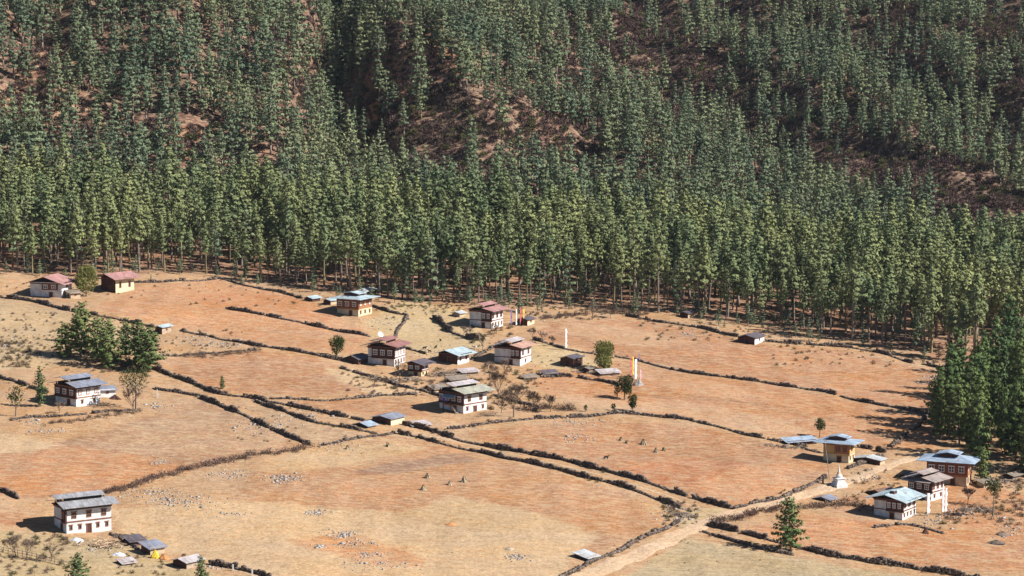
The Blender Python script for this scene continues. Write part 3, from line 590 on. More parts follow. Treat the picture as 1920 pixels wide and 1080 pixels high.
GROVE = [(1760, 848), (1758, 800), (1772, 775), (1790, 755), (1812, 740), (1825, 712), (1850, 700), (1960, 700), (2050, 760), (2050, 900), (1930, 895), (1880, 885), (1830, 862), (1800, 846)]
belt = place(5.7, 690, 905, lambda x, y, px, py: (py < edge_py(px) + RNG.normal(0, 2.2, px.shape)) & (sdist(px, py, GROVE) < -4) & ~((px > 1830) & (py > 640)))
hills = place(6.2, 905, 1180, lambda x, y, px, py: (px < 1150) | ((py > 250 + (px - 1150) * 0.72) & (y < 1070)))
hills2 = place(6.3, 905, 1420, lambda x, y, px, py: ~((px < 1150) | ((py > 250 + (px - 1150) * 0.72) & (y < 1070))), 0.9)
hills3 = place(6.0, 1180, 1420, lambda x, y, px, py: (px < 1150))
grove = place(7.3, 560, 800, lambda x, y, px, py: sdist(px, py, GROVE) > -2)
def stack(sets):
    return [np.concatenate([s[k] for s in sets]) for k in range(5)]
# nearest 250 belt pines that fall in the frame stand as single trees, the rest is one mass
bx, by, bz, bpx, bpy_ = belt
inf = (bpx > -15) & (bpx < 1935)
front = edge_py(bpx) - bpy_                         # distance behind the wood's edge in the picture
order = np.argsort(np.where(inf, front + by * 0.0, 1e9))
single = order[:200]; rest = np.setdiff1d(np.arange(len(bx)), single)
def single_tree(name, proto, loc, rz, s, label, cat, group=None):
    t = empty(name, loc, rz); t.scale = (s[0], s[0], s[1]); tag(t, label, cat, group)
    link('trunk', proto[0], t); link('crown', proto[1], t); return t
def copy_tree(src, loc, rz, s, label=None):
    c = src.copy(); COL.objects.link(c); c.location = loc; c.rotation_euler = (random.gauss(0, .028), random.gauss(0, .028), rz); c.scale = (s[0], s[0], s[1])
    if label: c['label'] = label
    for ch in src.children:
        d = ch.copy(); COL.objects.link(d); d.parent = c
    return c
srcs = {}
def pine(kind, i, loc, rz, s, label, group, name='pine_tree', cat='pine tree'):
    key = (id(kind), i, name)
    if key not in srcs:
        srcs[key] = single_tree(name, kind[i], loc, rz, s, label, cat, group); return srcs[key]
    o = copy_tree(srcs[key], loc, rz, s, label)
    if group: o['group'] = group
    elif 'group' in o: del o['group']
    return o
def edge_label(px):
    for lim, lb, gr in ((250, 'bare-stemmed pine of the forest edge above the two pink-roofed houses', 'edge pines at the far left'),
        (600, 'tall pine of the forest edge above the upper left field', 'edge pines above the upper left field'),
        (860, 'tall pine of the forest edge behind the brown timber house', 'edge pines behind the timber house'),
        (1250, 'tall pine of the forest edge behind the pink-roofed farmhouse and the flags', 'edge pines behind the village'),
        (1600, 'dense dark pine of the forest edge above the great field', 'edge pines above the great field'),
        (9999, 'dense dark pine of the forest edge just left of the right-hand grove', 'edge pines next to the grove')):
        if px < lim: return lb, gr
for j in single:
    g = RNG.uniform(0.62, 1.12); i = int(RNG.integers(0, 8))
    if RNG.random() < 0.22: g *= RNG.uniform(.45, .8)
    pine(BELT if RNG.random() < 0.9 else [*HILLP, *HILLP[:2]], i, (bx[j], by[j], bz[j] - 0.3), RNG.uniform(0, 6.28), (g * RNG.uniform(0.92, 1.25), g), *edge_label(bpx[j]))
gx_, gy_, gz_, gpx_, gpy_ = grove
gk = (gpx_ < 1990)
for j in np.nonzero(gk)[0]:
    g = RNG.uniform(0.7, 1.02); i = int(RNG.integers(0, 5))
    pine(NEAR, i, (gx_[j], gy_[j], gz_[j] - 0.3), RNG.uniform(0, 6.28), (g, g), 'dense dark green pine of the grove behind the large blue-roofed house', 'pines of the grove at the right')
def mass(name, sets, protos, smin, smax, label, seedscale=None):
    x, y, z = [np.concatenate([s[k] for s in sets]) for k in range(3)]
    n = len(x); P = np.stack([x, y, z - 0.3], -1); g = RNG.uniform(smin, smax, n) ** 1.0
    small = RNG.random(n) < 0.12; g = np.where(small, g * RNG.uniform(0.4, 0.75, n), g); w = g * RNG.uniform(0.95, 1.38, n); g = g * 0.95
    rot = np.stack([RNG.normal(0, 0.025, n), RNG.normal(0, 0.025, n), RNG.uniform(0, 6.28, n)], -1)
    return scatter(name, [p[2] for p in protos], P, rot, np.stack([w, w, g], -1), RNG.integers(0, len(protos), n), label=label, cat='forest', kind='stuff')
mass('pine_forest', [[bx[rest], by[rest], bz[rest]]], BELT, 0.6, 1.2, 'dense belt of sunlit green pines along the foot of the hill')
mass('hillside_forest', [hills[:3], hills3[:3]], HILLP, 0.5, 1.28, 'pines on the two near spurs above the belt')
mass('upper_forest', [hills2[:3]], HILLP, 0.4, 1.15, 'thinner conifer forest on the brown far slope')
# saplings thicken the ragged edge of the wood
ex = place(3.4, 690, 850, lambda x, y, px, py: (np.abs(edge_py(px) + 3 - py + 7 * waves(x, y, 30, 5, 9)) < 9) & (px < 1830), 0.34)
n = len(ex[0]); g = RNG.uniform(0.10, 0.38, n)
scatter('pine_saplings', [p[2] for p in HILLP], np.stack([ex[0], ex[1], ex[2] - .15], -1), np.stack([np.zeros(n), np.zeros(n), RNG.uniform(0, 6.28, n)], -1), np.stack([g * 1.5, g * 1.5, g], -1), RNG.integers(0, 6, n), label='young pines and brush along the ragged edge of the wood', cat='saplings', kind='stuff')
# scrub on the hillside
sx, sy = grid_pts(2.3, 880, 1400); sz = H(sx, sy); spx, spy = project(sx, sy, sz)
cdn = clear_density(spx, spy); k = (np.abs(spx - 960) < 1100) & (spy > -60) & (RNG.random(len(sx)) < np.where(cdn < 0.6, 0.88, 0.16 + 0.5 * (spx > 1150 + (spy - 250))))
sx, sy, sz = sx[k], sy[k], sz[k]; n = len(sx); g = RNG.uniform(0.8, 2.6, n)
HB = []
for i in range(5):
    V_, F_ = bush_geo(90 + i, 130, 1.0, 0.6); HB.append(np_mesh('hill_bush_%02d' % i, V_, F_, M['scrub_hill'] if i < 4 else M['scrub_g']))
scatter('hillside_scrub', HB, np.stack([sx, sy, sz - 0.15], -1), np.stack([np.zeros(n), np.zeros(n), RNG.uniform(0, 6.28, n)], -1), np.stack([g, g, g * RNG.uniform(0.8, 1.3, n)], -1), RNG.choice([0, 0, 1, 1, 2, 3, 4], n), label='leafless purplish brown scrub in the clearings of the hillside', cat='scrub', kind='stuff')

# ------------------------------------------------------------------ dry stone walls
def stones_along(pts, h, w=0.75, seed=0, tumble=0.12):
    r = np.random.default_rng(seed); C = []; D = []; n = len(pts)
    for i in range(n - 1):
        a, b = pts[i], pts[i + 1]; d = (b - a); d.z = 0
        if d.length < 1e-4: continue
        d.normalize(); hh = 0.70 * h * (0.78 + 0.24 * math.sin(i * 0.21 + seed) + 0.14 * math.sin(i * 0.53)); lay = max(1, int(round(hh / 0.33)))
        if math.sin(i * 0.047 + seed) + 0.5 * math.sin(i * 0.19 + seed * 2) > 0.75: lay = 1
        if math.sin(i * 0.031 + seed * 1.7) > 0.9985: continue
        for l in range(lay):
            for s_ in (-1, 1):
                f = r.random(); p = a.lerp(b, f); off = s_ * w * 0.27 * (1 - 0.35 * l / lay) + r.normal(0, tumble * 0.6)
                z = Hs(p.x, p.y) + 0.10 + l * 0.33 + r.normal(0, 0.05)
                C.append((p.x - d.y * off, p.y + d.x * off, z)); D.append((d.x, d.y, r.uniform(0.24, 0.48), r.uniform(0.20, 0.34), r.uniform(0.17, 0.26)))
    C = np.array(C); D = np.array(D); m = len(C)
    base = np.array([(-1, -1, -1), (1, -1, -1), (1, 1, -1), (-1, 1, -1), (-1, -1, 1), (1, -1, 1), (1, 1, 1), (-1, 1, 1)], float)
    J = base[None] * (1 + r.uniform(-0.22, 0.10, (m, 8, 3))); J[..., 0] *= D[:, 2:3]; J[..., 1] *= D[:, 3:4]; J[..., 2] *= D[:, 4:5]
    yaw = r.normal(0, 0.25, m); cx_ = D[:, 0] * np.cos(yaw) - D[:, 1] * np.sin(yaw); sx_ = D[:, 1] * np.cos(yaw) + D[:, 0] * np.sin(yaw)
    Xr = J[..., 0] * cx_[:, None] - J[..., 1] * sx_[:, None]; Yr = J[..., 0] * sx_[:, None] + J[..., 1] * cx_[:, None]
    V = np.stack([Xr + C[:, 0:1], Yr + C[:, 1:2], J[..., 2] + C[:, 2:3]], -1).reshape(-1, 3)
    q = np.array([(0, 3, 2, 1), (4, 5, 6, 7), (0, 1, 5, 4), (1, 2, 6, 5), (2, 3, 7, 6), (3, 0, 4, 7)])
    F = (q[None] + (np.arange(m) * 8)[:, None, None]).reshape(-1, 4)
    return V, F
def bushes_at(pts, size, seed, n=70, leafy=0.34, flat=1.0):
    r = np.random.default_rng(seed); VV = []; FF = []; k = 0
    for p in pts:
        V_, F_ = bush_geo(int(r.integers(1e6)), n, size * r.uniform(0.6, 1.35), leafy); V_ = V_ * np.array([1, 1, flat]) + np.array([p[0] + r.normal(0, 0.35), p[1] + r.normal(0, 0.35), 0])
        V_[:, 2] += Hs(p[0], p[1]) - 0.1; VV.append(V_); FF.append(F_ + k); k += len(V_)
    return np.concatenate(VV), np.concatenate(FF)
SCR = []    # scrub growing along the walls, gathered as one mass
def wall(poly, h, label, scrub=0.25, name='stone_wall', m='stone', w=0.5):
    pts = path_pts(poly, 0.42); sd_ = sum(int(c) for p in poly for c in p) % 9973
    # a wandering line rather than ruled segments
    sm = [pts[0]] + [(pts[max(i - 3, 0)] + pts[i] + pts[min(i + 3, len(pts) - 1)]) / 3 for i in range(1, len(pts) - 1)] + [pts[-1]]
    sm = [p + Vector((0.28 * math.sin(i * 0.13 + sd_), 0.45 * math.sin(i * 0.09 + sd_ * 2), 0)) for i, p in enumerate(sm)]
    V_, F_ = stones_along(sm, h, w, sd_)
    o = link(name, np_mesh(name, V_, F_, M[m])); c = V_.mean(0); me_ = o.data
    me_.transform(Matrix.Translation((-c[0], -c[1], -c[2]))); o.location = c
    tag(o, label, 'wall', 'dry stone field walls')
    r = random.Random(sd_)
    for p in sm:
        if r.random() < scrub * 0.55: SCR.append((p.x + r.gauss(0, 0.9), p.y + r.gauss(0, 0.9), r.uniform(0.25, 0.75)))
    return o
WALLS = [
 ([(-30, 551), (60, 566), (130, 583), (215, 598), (290, 614)], 1.7, 'dark wall running below the white house with the pink roof, far left', .3),
 ([(248, 531), (330, 528), (410, 522)], 1.2, 'pale rubble wall between the upper left field and the forest', .25),
 ([(412, 523), (470, 537), (555, 556), (566, 560)], 1.3, 'dark wall under the forest left of the small blue-roofed sheds', .25),
 ([(428, 579), (520, 597), (600, 613), (692, 632)], 1.5, 'long dark wall across the upper left field ending behind the red-roofed house', .1),
 ([(338, 621), (400, 633), (484, 650), (560, 660), (620, 672), (684, 684)], 1.4, 'dark wall along the lower side of the upper left field', .25),
 ([(300, 668), (380, 664), (480, 656)], 1.0, 'low grey bank wall right of the left pine group', .7),
 ([(150, 664), (230, 680), (290, 692), (350, 715), (410, 738), (480, 750), (560, 764), (640, 782), (684, 790)], 1.6, 'long bushy wall descending from the left pine group towards the grey-roofed barn', .55),
 ([(480, 754), (540, 774), (590, 793), (650, 803), (712, 813)], 1.3, 'dark wall just below and left of the low blue-roofed shed', .3),
 ([(378, 745), (430, 768), (480, 791), (530, 813), (580, 836)], 1.6, 'straight black-looking wall descending right across the middle of the left fields', .06),
 ([(288, 729), (330, 735), (378, 743)], 1.1, 'short pale wall beside the ragged half-bare tree, meeting the straight dark wall', .2),
 ([(484, 748), (600, 752), (720, 742), (780, 741)], 1.0, 'rough grey wall under the central orange field, left of the cream-roofed white house', .45),
 ([(735, 811), (790, 823), (842, 836), (900, 848), (960, 862), (1080, 890), (1172, 915), (1247, 940), (1275, 952)], 1.6, 'lower one of the two long parallel walls descending to the road', .4),
 ([(752, 794), (800, 806), (855, 825), (905, 835), (960, 844), (1085, 871), (1180, 896), (1260, 921), (1372, 954)], 1.8, 'upper one of the two long parallel walls, ending at the road bend', .25),
 ([(605, 836), (660, 824), (737, 812)], 1.0, 'pale wall climbing right from the hedge to the two long parallel walls', .3),
 ([(1000, 637), (1060, 655), (1112, 663)], 1.4, 'dark wall between the white house with lavender roof and the round olive tree', .08),
 ([(1156, 670), (1210, 680), (1300, 701), (1400, 713), (1440, 719), (1540, 734), (1640, 757), (1752, 781)], 1.3, 'long thin wall crossing the great right-hand field to the pine grove', .08),
 ([(1172, 592), (1230, 604), (1300, 612), (1385, 632)], 1.5, 'wall with scrub below the forest, left of the low white-walled shed', .4),
 ([(1438, 641), (1500, 645), (1590, 652), (1650, 662), (1712, 681)], 1.5, 'wall under the forest at the top right of the great field', .35),
 ([(1728, 683), (1780, 692), (1834, 705)], 1.5, 'short dark wall between the great field and the top of the pine grove', .3),
 ([(840, 804), (890, 799), (930, 794), (1000, 785)], 1.1, 'pale wall below the cream-roofed white house and the bare tree', .35),
 ([(1000, 785), (1075, 783), (1130, 779), (1180, 776), (1260, 783), (1330, 797), (1400, 816), (1450, 826), (1512, 838)], 1.3, 'broad grey wall curving along the foot of the striped orange field', .45),
 ([(1376, 955), (1400, 950), (1460, 935), (1510, 915), (1545, 897)], 1.2, 'pale sunlit wall on the uphill side of the road', .05),
 ([(1590, 880), (1640, 862), (1660, 856)], 1.2, 'pale wall climbing from the stupa behind the yellow house', .1),
 ([(1050, 1084), (1130, 1046), (1190, 1016), (1240, 997), (1272, 978)], 1.1, 'tumbled pale wall on the left side of the road at the bottom', .2),
 ([(1330, 985), (1400, 1003), (1500, 1028), (1560, 1043), (1640, 1058), (1720, 1068), (1840, 1085)], 1.9, 'dark wall under the lone pine at the bottom right', .55),
 ([(1320, 998), (1380, 1016), (1440, 1032), (1490, 1042)], 1.0, 'low dark wall parallel to and below the one under the lone pine', .6),
 ([(395, 1058), (440, 1067), (510, 1085)], 1.7, 'black-looking wall at the bottom edge, right of the small bottom pine', .05),
 ([(700, 574), (735, 587), (763, 592)], 1.2, 'short dark wall right of the blue-roofed timber house', .2),
 ([(764, 592), (752, 612), (738, 632)], 1.0, 'short sunlit wall running down towards the red-roofed house', .02),
 ([(815, 596), (840, 620), (868, 632), (896, 638)], 2.4, 'tall dark retaining wall curving left of the pink-roofed house', .02),
 ([(762, 654), (800, 665)], 1.0, 'very short wall right of the red-roofed house', .3),
 ([(-10, 706), (30, 714), (70, 732), (88, 738)], 1.3, 'broken dark wall above the blue-grey roofed house at the left', .5),
 ([(1608, 838), (1632, 841), (1658, 849)], 1.6, 'dark upright wall right of the yellow house', .05),
 ([(1640, 990), (1700, 984), (1735, 990), (1770, 1000)], 0.9, 'ragged wall below the cyan-roofed white house', .6),
 ([(-20, 912), (10, 923), (32, 936)], 1.3, 'dark heap of wall at the left edge above the lowest big house', .5),
 ([(1015, 708), (1060, 706), (1120, 713), (1160, 722)], 1.3, 'pale wall in front of the low plank-roofed sheds', .1),
 ([(1672, 838), (1700, 815), (1725, 795), (1742, 780)], 1.6, 'boulder wall beside the left edge of the pine grove', .2),
 ([(205, 1003), (240, 1018), (262, 1030)], 1.5, 'dark wall leading from the lowest big house to its small sheds', .2),
 ([(925, 650), (905, 664), (882, 676)], 1.0, 'little wall left of the white house with lavender roof', .4),
 ([(640, 690), (690, 706), (745, 722), (800, 736), (830, 745)], 1.0, 'rough fence-like wall below the red-roofed house', .8),
 ([(930, 742), (970, 755), (1010, 762)], 1.0, 'short dark wall behind the largest bare tree', .5),
 ([(20, 790), (90, 782), (170, 776), (250, 770)], 0.8, 'low terrace wall under the blue-grey roofed house', .5),
 ([(1480, 830), (1520, 845), (1545, 850)], 0.9, 'tumbled wall below the long low blue roof', .4),
]
for w_ in WALLS: wall(w_[0], w_[1], w_[2], w_[3])

# ------------------------------------------------------------------ scrub, hedges, stones on the valley floor
def hedge(poly, size, label, n=2.2, m='scrub', name='hedge', leafy=0.34, flat=0.9, sp=0.8):
    pts = path_pts(poly, sp); r = random.Random(len(label))
    P = [(p.x + r.gauss(0, 0.5), p.y + r.gauss(0, 1.0)) for p in pts for _ in range(2)]
    V_, F_ = bushes_at(P, size, len(label) * 7, 60, leafy, flat); c = V_.mean(0)
    o = link(name, np_mesh(name, V_ - c, F_, M[m])); o.location = c; return tag(o, label, 'hedge', 'leafless hedges on the field banks')
hedge([(190, 928), (250, 912), (300, 895), (350, 882), (400, 870), (450, 860), (510, 850), (575, 842)], 1.2, 'long leafless brown hedge between the left field and the stony slope')
hedge([(1335, 982), (1380, 972), (1430, 960), (1465, 952)], 1.3, 'leafless hedge on the downhill side of the road, left of the lone pine')
hedge([(1500, 955), (1540, 950), (1590, 946), (1615, 952)], 1.3, 'leafless hedge between the lone pine and the cyan-roofed house')
hedge([(330, 668), (400, 668), (480, 660)], 1.0, 'low hedge on the bank above the central left field')
hedge([(990, 768), (1030, 766), (1075, 770)], 1.6, 'thick purplish thicket right of the largest bare tree')
hedge([(85, 795), (150, 788), (220, 778), (262, 772)], 0.8, 'straw-coloured hedge on the terrace under the blue-grey roofed house')
hedge([(1015, 598), (1060, 592), (1100, 588)], 1.1, 'grey scrubby hedge right of the dark shed with flags')
hedge([(1120, 585), (1170, 588), (1210, 590)], 1.3, 'pale bare thicket at the foot of the forest above the great field')
hedge([(1800, 945), (1840, 955), (1870, 965)], 1.0, 'brushwood line left of the thin tall tree at the right')
r_ = random.Random(5)
def patch(px0, py0, px1, py1, n, s0, s1):
    for _ in range(n):
        p = at(r_.uniform(px0, px1), r_.uniform(py0, py1)); SCR.append((p.x, p.y, r_.uniform(s0, s1)))
for a in [(0, 585, 120, 690, 150, .3, .8), (120, 640, 300, 700, 90, .6, 1.3), (0, 640, 60, 690, 60, .5, 1), (640, 700, 860, 745, 90, .4, .9), (900, 690, 1010, 770, 110, .4, 1.1), (770, 690, 860, 740, 60, .3, .8), (980, 640, 1180, 730, 50, .2, .6), (700, 562, 900, 600, 60, .3, .8), (960, 560, 1200, 600, 110, .3, 1.0), (1200, 600, 1460, 640, 60, .3, .9), (1440, 625, 1830, 690, 150, .3, .9),
          (1760, 955, 1920, 985, 45, .4, .9), (0, 1000, 130, 1080, 60, .4, .9), (200, 1040, 400, 1080, 40, .3, .8), (620, 570, 900, 580, 40, .3, .8), (880, 610, 960, 650, 50, .4, 1.0), (1180, 1000, 1500, 1078, 26, .15, .4), (1840, 880, 1920, 960, 60, .4, 1.0), (350, 500, 1150, 575, 160, .3, .8), (0, 505, 300, 560, 60, .3, .8),
          (1240, 940, 1310, 985, 60, .4, .8), (260, 620, 470, 660, 60, .3, .8), (430, 760, 620, 830, 40, .2, .6), (1600, 930, 1660, 960, 20, .4, .8), (1600, 880, 1700, 935, 30, .4, .8)]: patch(*a)
for _ in range(90):      # odd tufts out in the fields
    p = at(r_.uniform(0, 1920), r_.uniform(600, 1075)); SCR.append((p.x, p.y, r_.uniform(0.10, 0.28)))
n = len(SCR); A = np.array(SCR); zz = H(A[:, 0], A[:, 1])
scatter('valley_scrub', BUSH, np.stack([A[:, 0], A[:, 1], zz - 0.08], -1), np.stack([np.zeros(n), np.zeros(n), RNG.uniform(0, 6.28, n)], -1), np.repeat(A[:, 2:3], 3, 1), RNG.choice([0, 1, 2, 3, 4, 4], n), label='leafless bushes and weeds along the walls and terraces', cat='scrub', kind='stuff')
# stones cleared from the fields
STP = [(280, 925, 60, 12, 130), (340, 940, 60, 14, 160), (430, 890, 45, 10, 90), (530, 898, 32, 8, 130), (590, 962, 25, 5, 60), (640, 1002, 30, 8, 90), (655, 1020, 40, 6, 60), (600, 1025, 14, 4, 40), (690, 1040, 30, 6, 50), (970, 1045, 22, 6, 60), (440, 965, 25, 5, 30),
       (300, 867, 20, 5, 45), (95, 808, 40, 6, 50), (375, 640, 55, 10, 130), (430, 648, 40, 8, 80), (1290, 628, 22, 6, 60), (1750, 708, 22, 6, 60), (1730, 718, 18, 4, 40), (850, 660, 70, 20, 160), (720, 605, 50, 15, 70), (1270, 965, 30, 16, 150), (290, 762, 25, 8, 60), (1890, 990, 40, 25, 90), (1800, 960, 40, 10, 90), (1090, 790, 60, 8, 90),
       (490, 800, 50, 14, 90), (560, 780, 40, 10, 60), (700, 1060, 60, 12, 60), (1560, 640, 90, 10, 80), (1440, 625, 90, 12, 120), (380, 1062, 60, 8, 40), (1745, 975, 50, 14, 90), (60, 790, 25, 8, 50), (1040, 590, 60, 8, 60), (190, 1025, 40, 10, 90), (1630, 895, 40, 12, 60), (1080, 820, 30, 8, 50), (30, 650, 60, 30, 120), (620, 840, 40, 10, 40)]
C = []
for a, b, rx, ry, nn in STP:
    for _ in range(int(nn * 1.9)):
        p = at(a + r_.gauss(0, rx * 0.55), b + r_.gauss(0, ry * 0.55)); C.append(p)
rr = np.random.default_rng(3); m_ = len(C); C = np.array([tuple(c) for c in C])
base = np.array([(-1, -1, -1), (1, -1, -1), (1, 1, -1), (-1, 1, -1), (-1, -1, 1), (1, -1, 1), (1, 1, 1), (-1, 1, 1)], float)
J = base[None] * (1 + rr.uniform(-0.5, 0.1, (m_, 8, 3))) * np.array([1, 0.9, 0.6]) * (rr.gamma(1.4, 0.06, (m_, 1, 1)) + 0.045); yaw = rr.uniform(0, 3.14, m_)
Vs = np.stack([J[..., 0] * np.cos(yaw)[:, None] - J[..., 1] * np.sin(yaw)[:, None] + C[:, 0:1], J[..., 0] * np.sin(yaw)[:, None] + J[..., 1] * np.cos(yaw)[:, None] + C[:, 1:2], J[..., 2] + C[:, 2:3] + 0.02], -1).reshape(-1, 3)
q = np.array([(0, 3, 2, 1), (4, 5, 6, 7), (0, 1, 5, 4), (1, 2, 6, 5), (2, 3, 7, 6), (3, 0, 4, 7)])
tag(link('field_stones', np_mesh('field_stones', Vs, (q[None] + (np.arange(m_) * 8)[:, None, None]).reshape(-1, 4), M['stone_pale'])), 'pale stones strewn in patches over the fields', 'stones', kind='stuff')
#HOUSES_BELOW
# ------------------------------------------------------------------ houses
def window(parent, face, u, z, w, h, style, off=0.0, mull=True):
    """face 'E' lies on y=0 looking to -y, face 'G' on x=0 looking to -x; u along the face"""
    fr = MB(); t = 0.13; o0 = -0.10 - off; o1 = 0.04 - off
    def bx(mb, a0, a1, z0, z1, d0, d1):
        if face == 'E': mb.box(a0, a1, d0, d1, z0, z1)
        else: mb.box(d0, d1, a0, a1, z0, z1)
    bx(fr, u, u + w, z, z + t, o0, o1); bx(fr, u, u + w, z + h - t, z + h, o0, o1)
    bx(fr, u, u + t, z + t, z + h - t, o0, o1); bx(fr, u + w - t, u + w, z + t, z + h - t, o0, o1)
    if mull:
        bx(fr, u + w / 2 - .05, u + w / 2 + .05, z + t, z + h - t, o0 + .03, o1); bx(fr, u + t, u + w / 2 - .05, z + h * .5 - .05, z + h * .5 + .04, o0 + .03, o1); bx(fr, u + w / 2 + .05, u + w - t, z + h * .5 - .05, z + h * .5 + .04, o0 + .03, o1)
    bx(fr, u - 0.12, u + w + 0.12, z + h, z + h + 0.14, o0 - 0.08, o1)      # carved head
    o = fr.obj('window', M['frame_w' if style == 'w' else 'frame_b'], parent)
    pn = MB(); bx(pn, u + t, u + w - t, z + t, z + h - t, -0.05 - off, 0.02 - off)
    pn.obj('pane', M['frame_w'] if style == 'p' else M['glass'], o); return o
def door(parent, face, u, w, h, z=0.0, m='frame_b'):
    d = MB(); f = MB()
    def bx(mb, a0, a1, z0, z1, d0, d1):
        if face == 'E': mb.box(a0, a1, d0, d1, z0, z1)
        else: mb.box(d0, d1, a0, a1, z0, z1)
    bx(f, u - .14, u, z - 1.0, z + h, -.12, .02); bx(f, u + w, u + w + .14, z - 1.0, z + h, -.12, .02); bx(f, u - .22, u + w + .22, z + h, z + h + .16, -.18, .02)
    bx(d, u, u + w, z - 1.0, z + h, -.05, .02)
    o = f.obj('door', M[m], parent); d.obj('door_leaf', M['timber'], o); return o
def roof_slabs(root, L, W, z0, kind, mats, oe, og, pitch, lantern=None):
    tp = math.tan(R(pitch)); zr = lambda d: d * tp; t = 0.11
    parts = []
    def slab(name, pts, m, par=root): o = MB(); o.slab(*pts, t); ob = o.obj(name, m, par); return ob
    if kind == 'gable':
        e = z0 - zr(oe) ; rz = z0 + zr(W / 2)
        a = slab('roof', [(-og, -oe, e), (L + og, -oe, e), (L + og, W / 2, rz), (-og, W / 2, rz)], mats[0])
        b = slab('roof', [(-og, W / 2, rz + .003), (L + og, W / 2, rz + .003), (L + og, W + oe, e), (-og, W + oe, e)], mats[-1])
        MB().box(-og + .02, L + og - .02, W / 2 - .12, W / 2 + .12, rz - .03, rz + .08).obj('ridge_cap', mats[0], a)
        top = rz
    elif kind == 'split':
        e = z0 - zr(oe); cut = W * 0.27; zc = z0 + zr(cut); up = 0.95
        slab('roof', [(-og * .75, -oe, e), (L + og * .8, -oe, e), (L + og * .8, cut + .5, zc + zr(.5)), (-og * .75, cut + .5, zc + zr(.5))], mats[0])
        slab('roof', [(-og * .75, W - cut - .5, zc + zr(.5)), (L + og * .8, W - cut - .5, zc + zr(.5)), (L + og * .8, W + oe, e), (-og * .75, W + oe, e)], mats[-1])
        zu = z0 + zr(cut) + up; rz = zu + zr(W / 2 - cut)
        a = slab('upper_roof', [(-og, cut - .45, zu - zr(.45)), (L * .93, cut - .45, zu - zr(.45)), (L * .93, W / 2, rz), (-og, W / 2, rz)], mats[1])
        slab('upper_roof', [(-og, W / 2, rz + .003), (L * .93, W / 2, rz + .003), (L * .93, W - cut + .45, zu - zr(.45)), (-og, W - cut + .45, zu - zr(.45))], mats[-1])
        MB().box(-og + .02, L * .93 - .02, W / 2 - .12, W / 2 + .12, rz - .03, rz + .08).obj('ridge_cap', mats[1], a)
        MB().box(.3, L * .93 - .5, cut + .25, cut + .4, z0 + zr(cut) - .3, zu - .1).obj('attic_shade_side', M['dark'], root)  # near-black strip paints the shade between lower and upper roof
        top = rz
    elif kind == 'hip':
        e = z0 - zr(oe) * .6; hx = min(W, L) * .42 + oe; rz = z0 + zr(W / 2)
        x0, x1, y0, y1 = -og, L + og, -oe, W + oe
        if L >= W: r0 = ((x0 + x1) / 2 - max(.3, (x1 - x0 - (y1 - y0)) / 2), (y0 + y1) / 2); r1 = ((x0 + x1) / 2 + max(.3, (x1 - x0 - (y1 - y0)) / 2), (y0 + y1) / 2)
        else: dd = max(.3, (y1 - y0 - (x1 - x0)) / 2); r0 = ((x0 + x1) / 2, (y0 + y1) / 2 - dd); r1 = ((x0 + x1) / 2, (y0 + y1) / 2 + dd)
        o = MB(); k = 0
        vs = [(x0, y0, e), (x1, y0, e), (x1, y1, e), (x0, y1, e), (*r0, rz), (*r1, rz)]
        o.v = vs + [(a_, b_, c_ - t) for a_, b_, c_ in vs]
        if L >= W: fs = [(0, 1, 5, 4), (1, 2, 5), (2, 3, 4, 5), (3, 0, 4)]
        else: fs = [(0, 1, 4), (1, 2, 5, 4), (2, 3, 5), (3, 0, 4, 5)]
        o.f = [list(f) for f in fs] + [[i + 6 for i in reversed(f)] for f in fs] + [[i, i + 6, (i + 1) % 4 + 6, (i + 1) % 4] for i in range(4)]
        rf = o.obj('roof', mats[0], root)
        # raised lantern roof over the middle
        lx = lantern[0] if lantern else 0.22; ly = lantern[1] if lantern else 0.26
        cx_, cy_ = (x0 + x1) / 2, (y0 + y1) / 2; a_ = (x1 - x0) * lx; b_ = (y1 - y0) * ly; zb = rz - 0.55
        MB().box(cx_ - a_ * .8, cx_ + a_ * .8, cy_ - b_ * .8, cy_ + b_ * .8, zb - .3, rz + .42).obj('lantern_wall', M['timber'], rf)
        lo = MB(); e2 = rz + .3; r2 = e2 + b_ * tp * 0.95
        lo.v = [(cx_ - a_, cy_ - b_, e2), (cx_ + a_, cy_ - b_, e2), (cx_ + a_, cy_ + b_, e2), (cx_ - a_, cy_ + b_, e2), (cx_ - a_ , cy_, r2), (cx_ + a_ , cy_, r2)]
        lo.v += [(p[0], p[1], p[2] - .09) for p in lo.v]
        lo.f = [[0, 1, 5, 4], [2, 3, 4, 5], [6, 10, 11, 7], [8, 11, 10, 9], [0, 4, 10, 6], [4, 3, 9, 10], [1, 7, 11, 5], [5, 11, 8, 2], [0, 6, 7, 1], [3, 2, 8, 9]]
        lo.obj('lantern_roof', mats[1], rf); top = rz
    elif kind == 'mono':
        a = slab('roof', [(-og, -oe, z0 - .35), (L + og, -oe, z0 - .35), (L + og, W + oe, z0 + zr(W) * .6), (-og, W + oe, z0 + zr(W) * .6)], mats[0]); top = z0 + zr(W) * .6
    return top
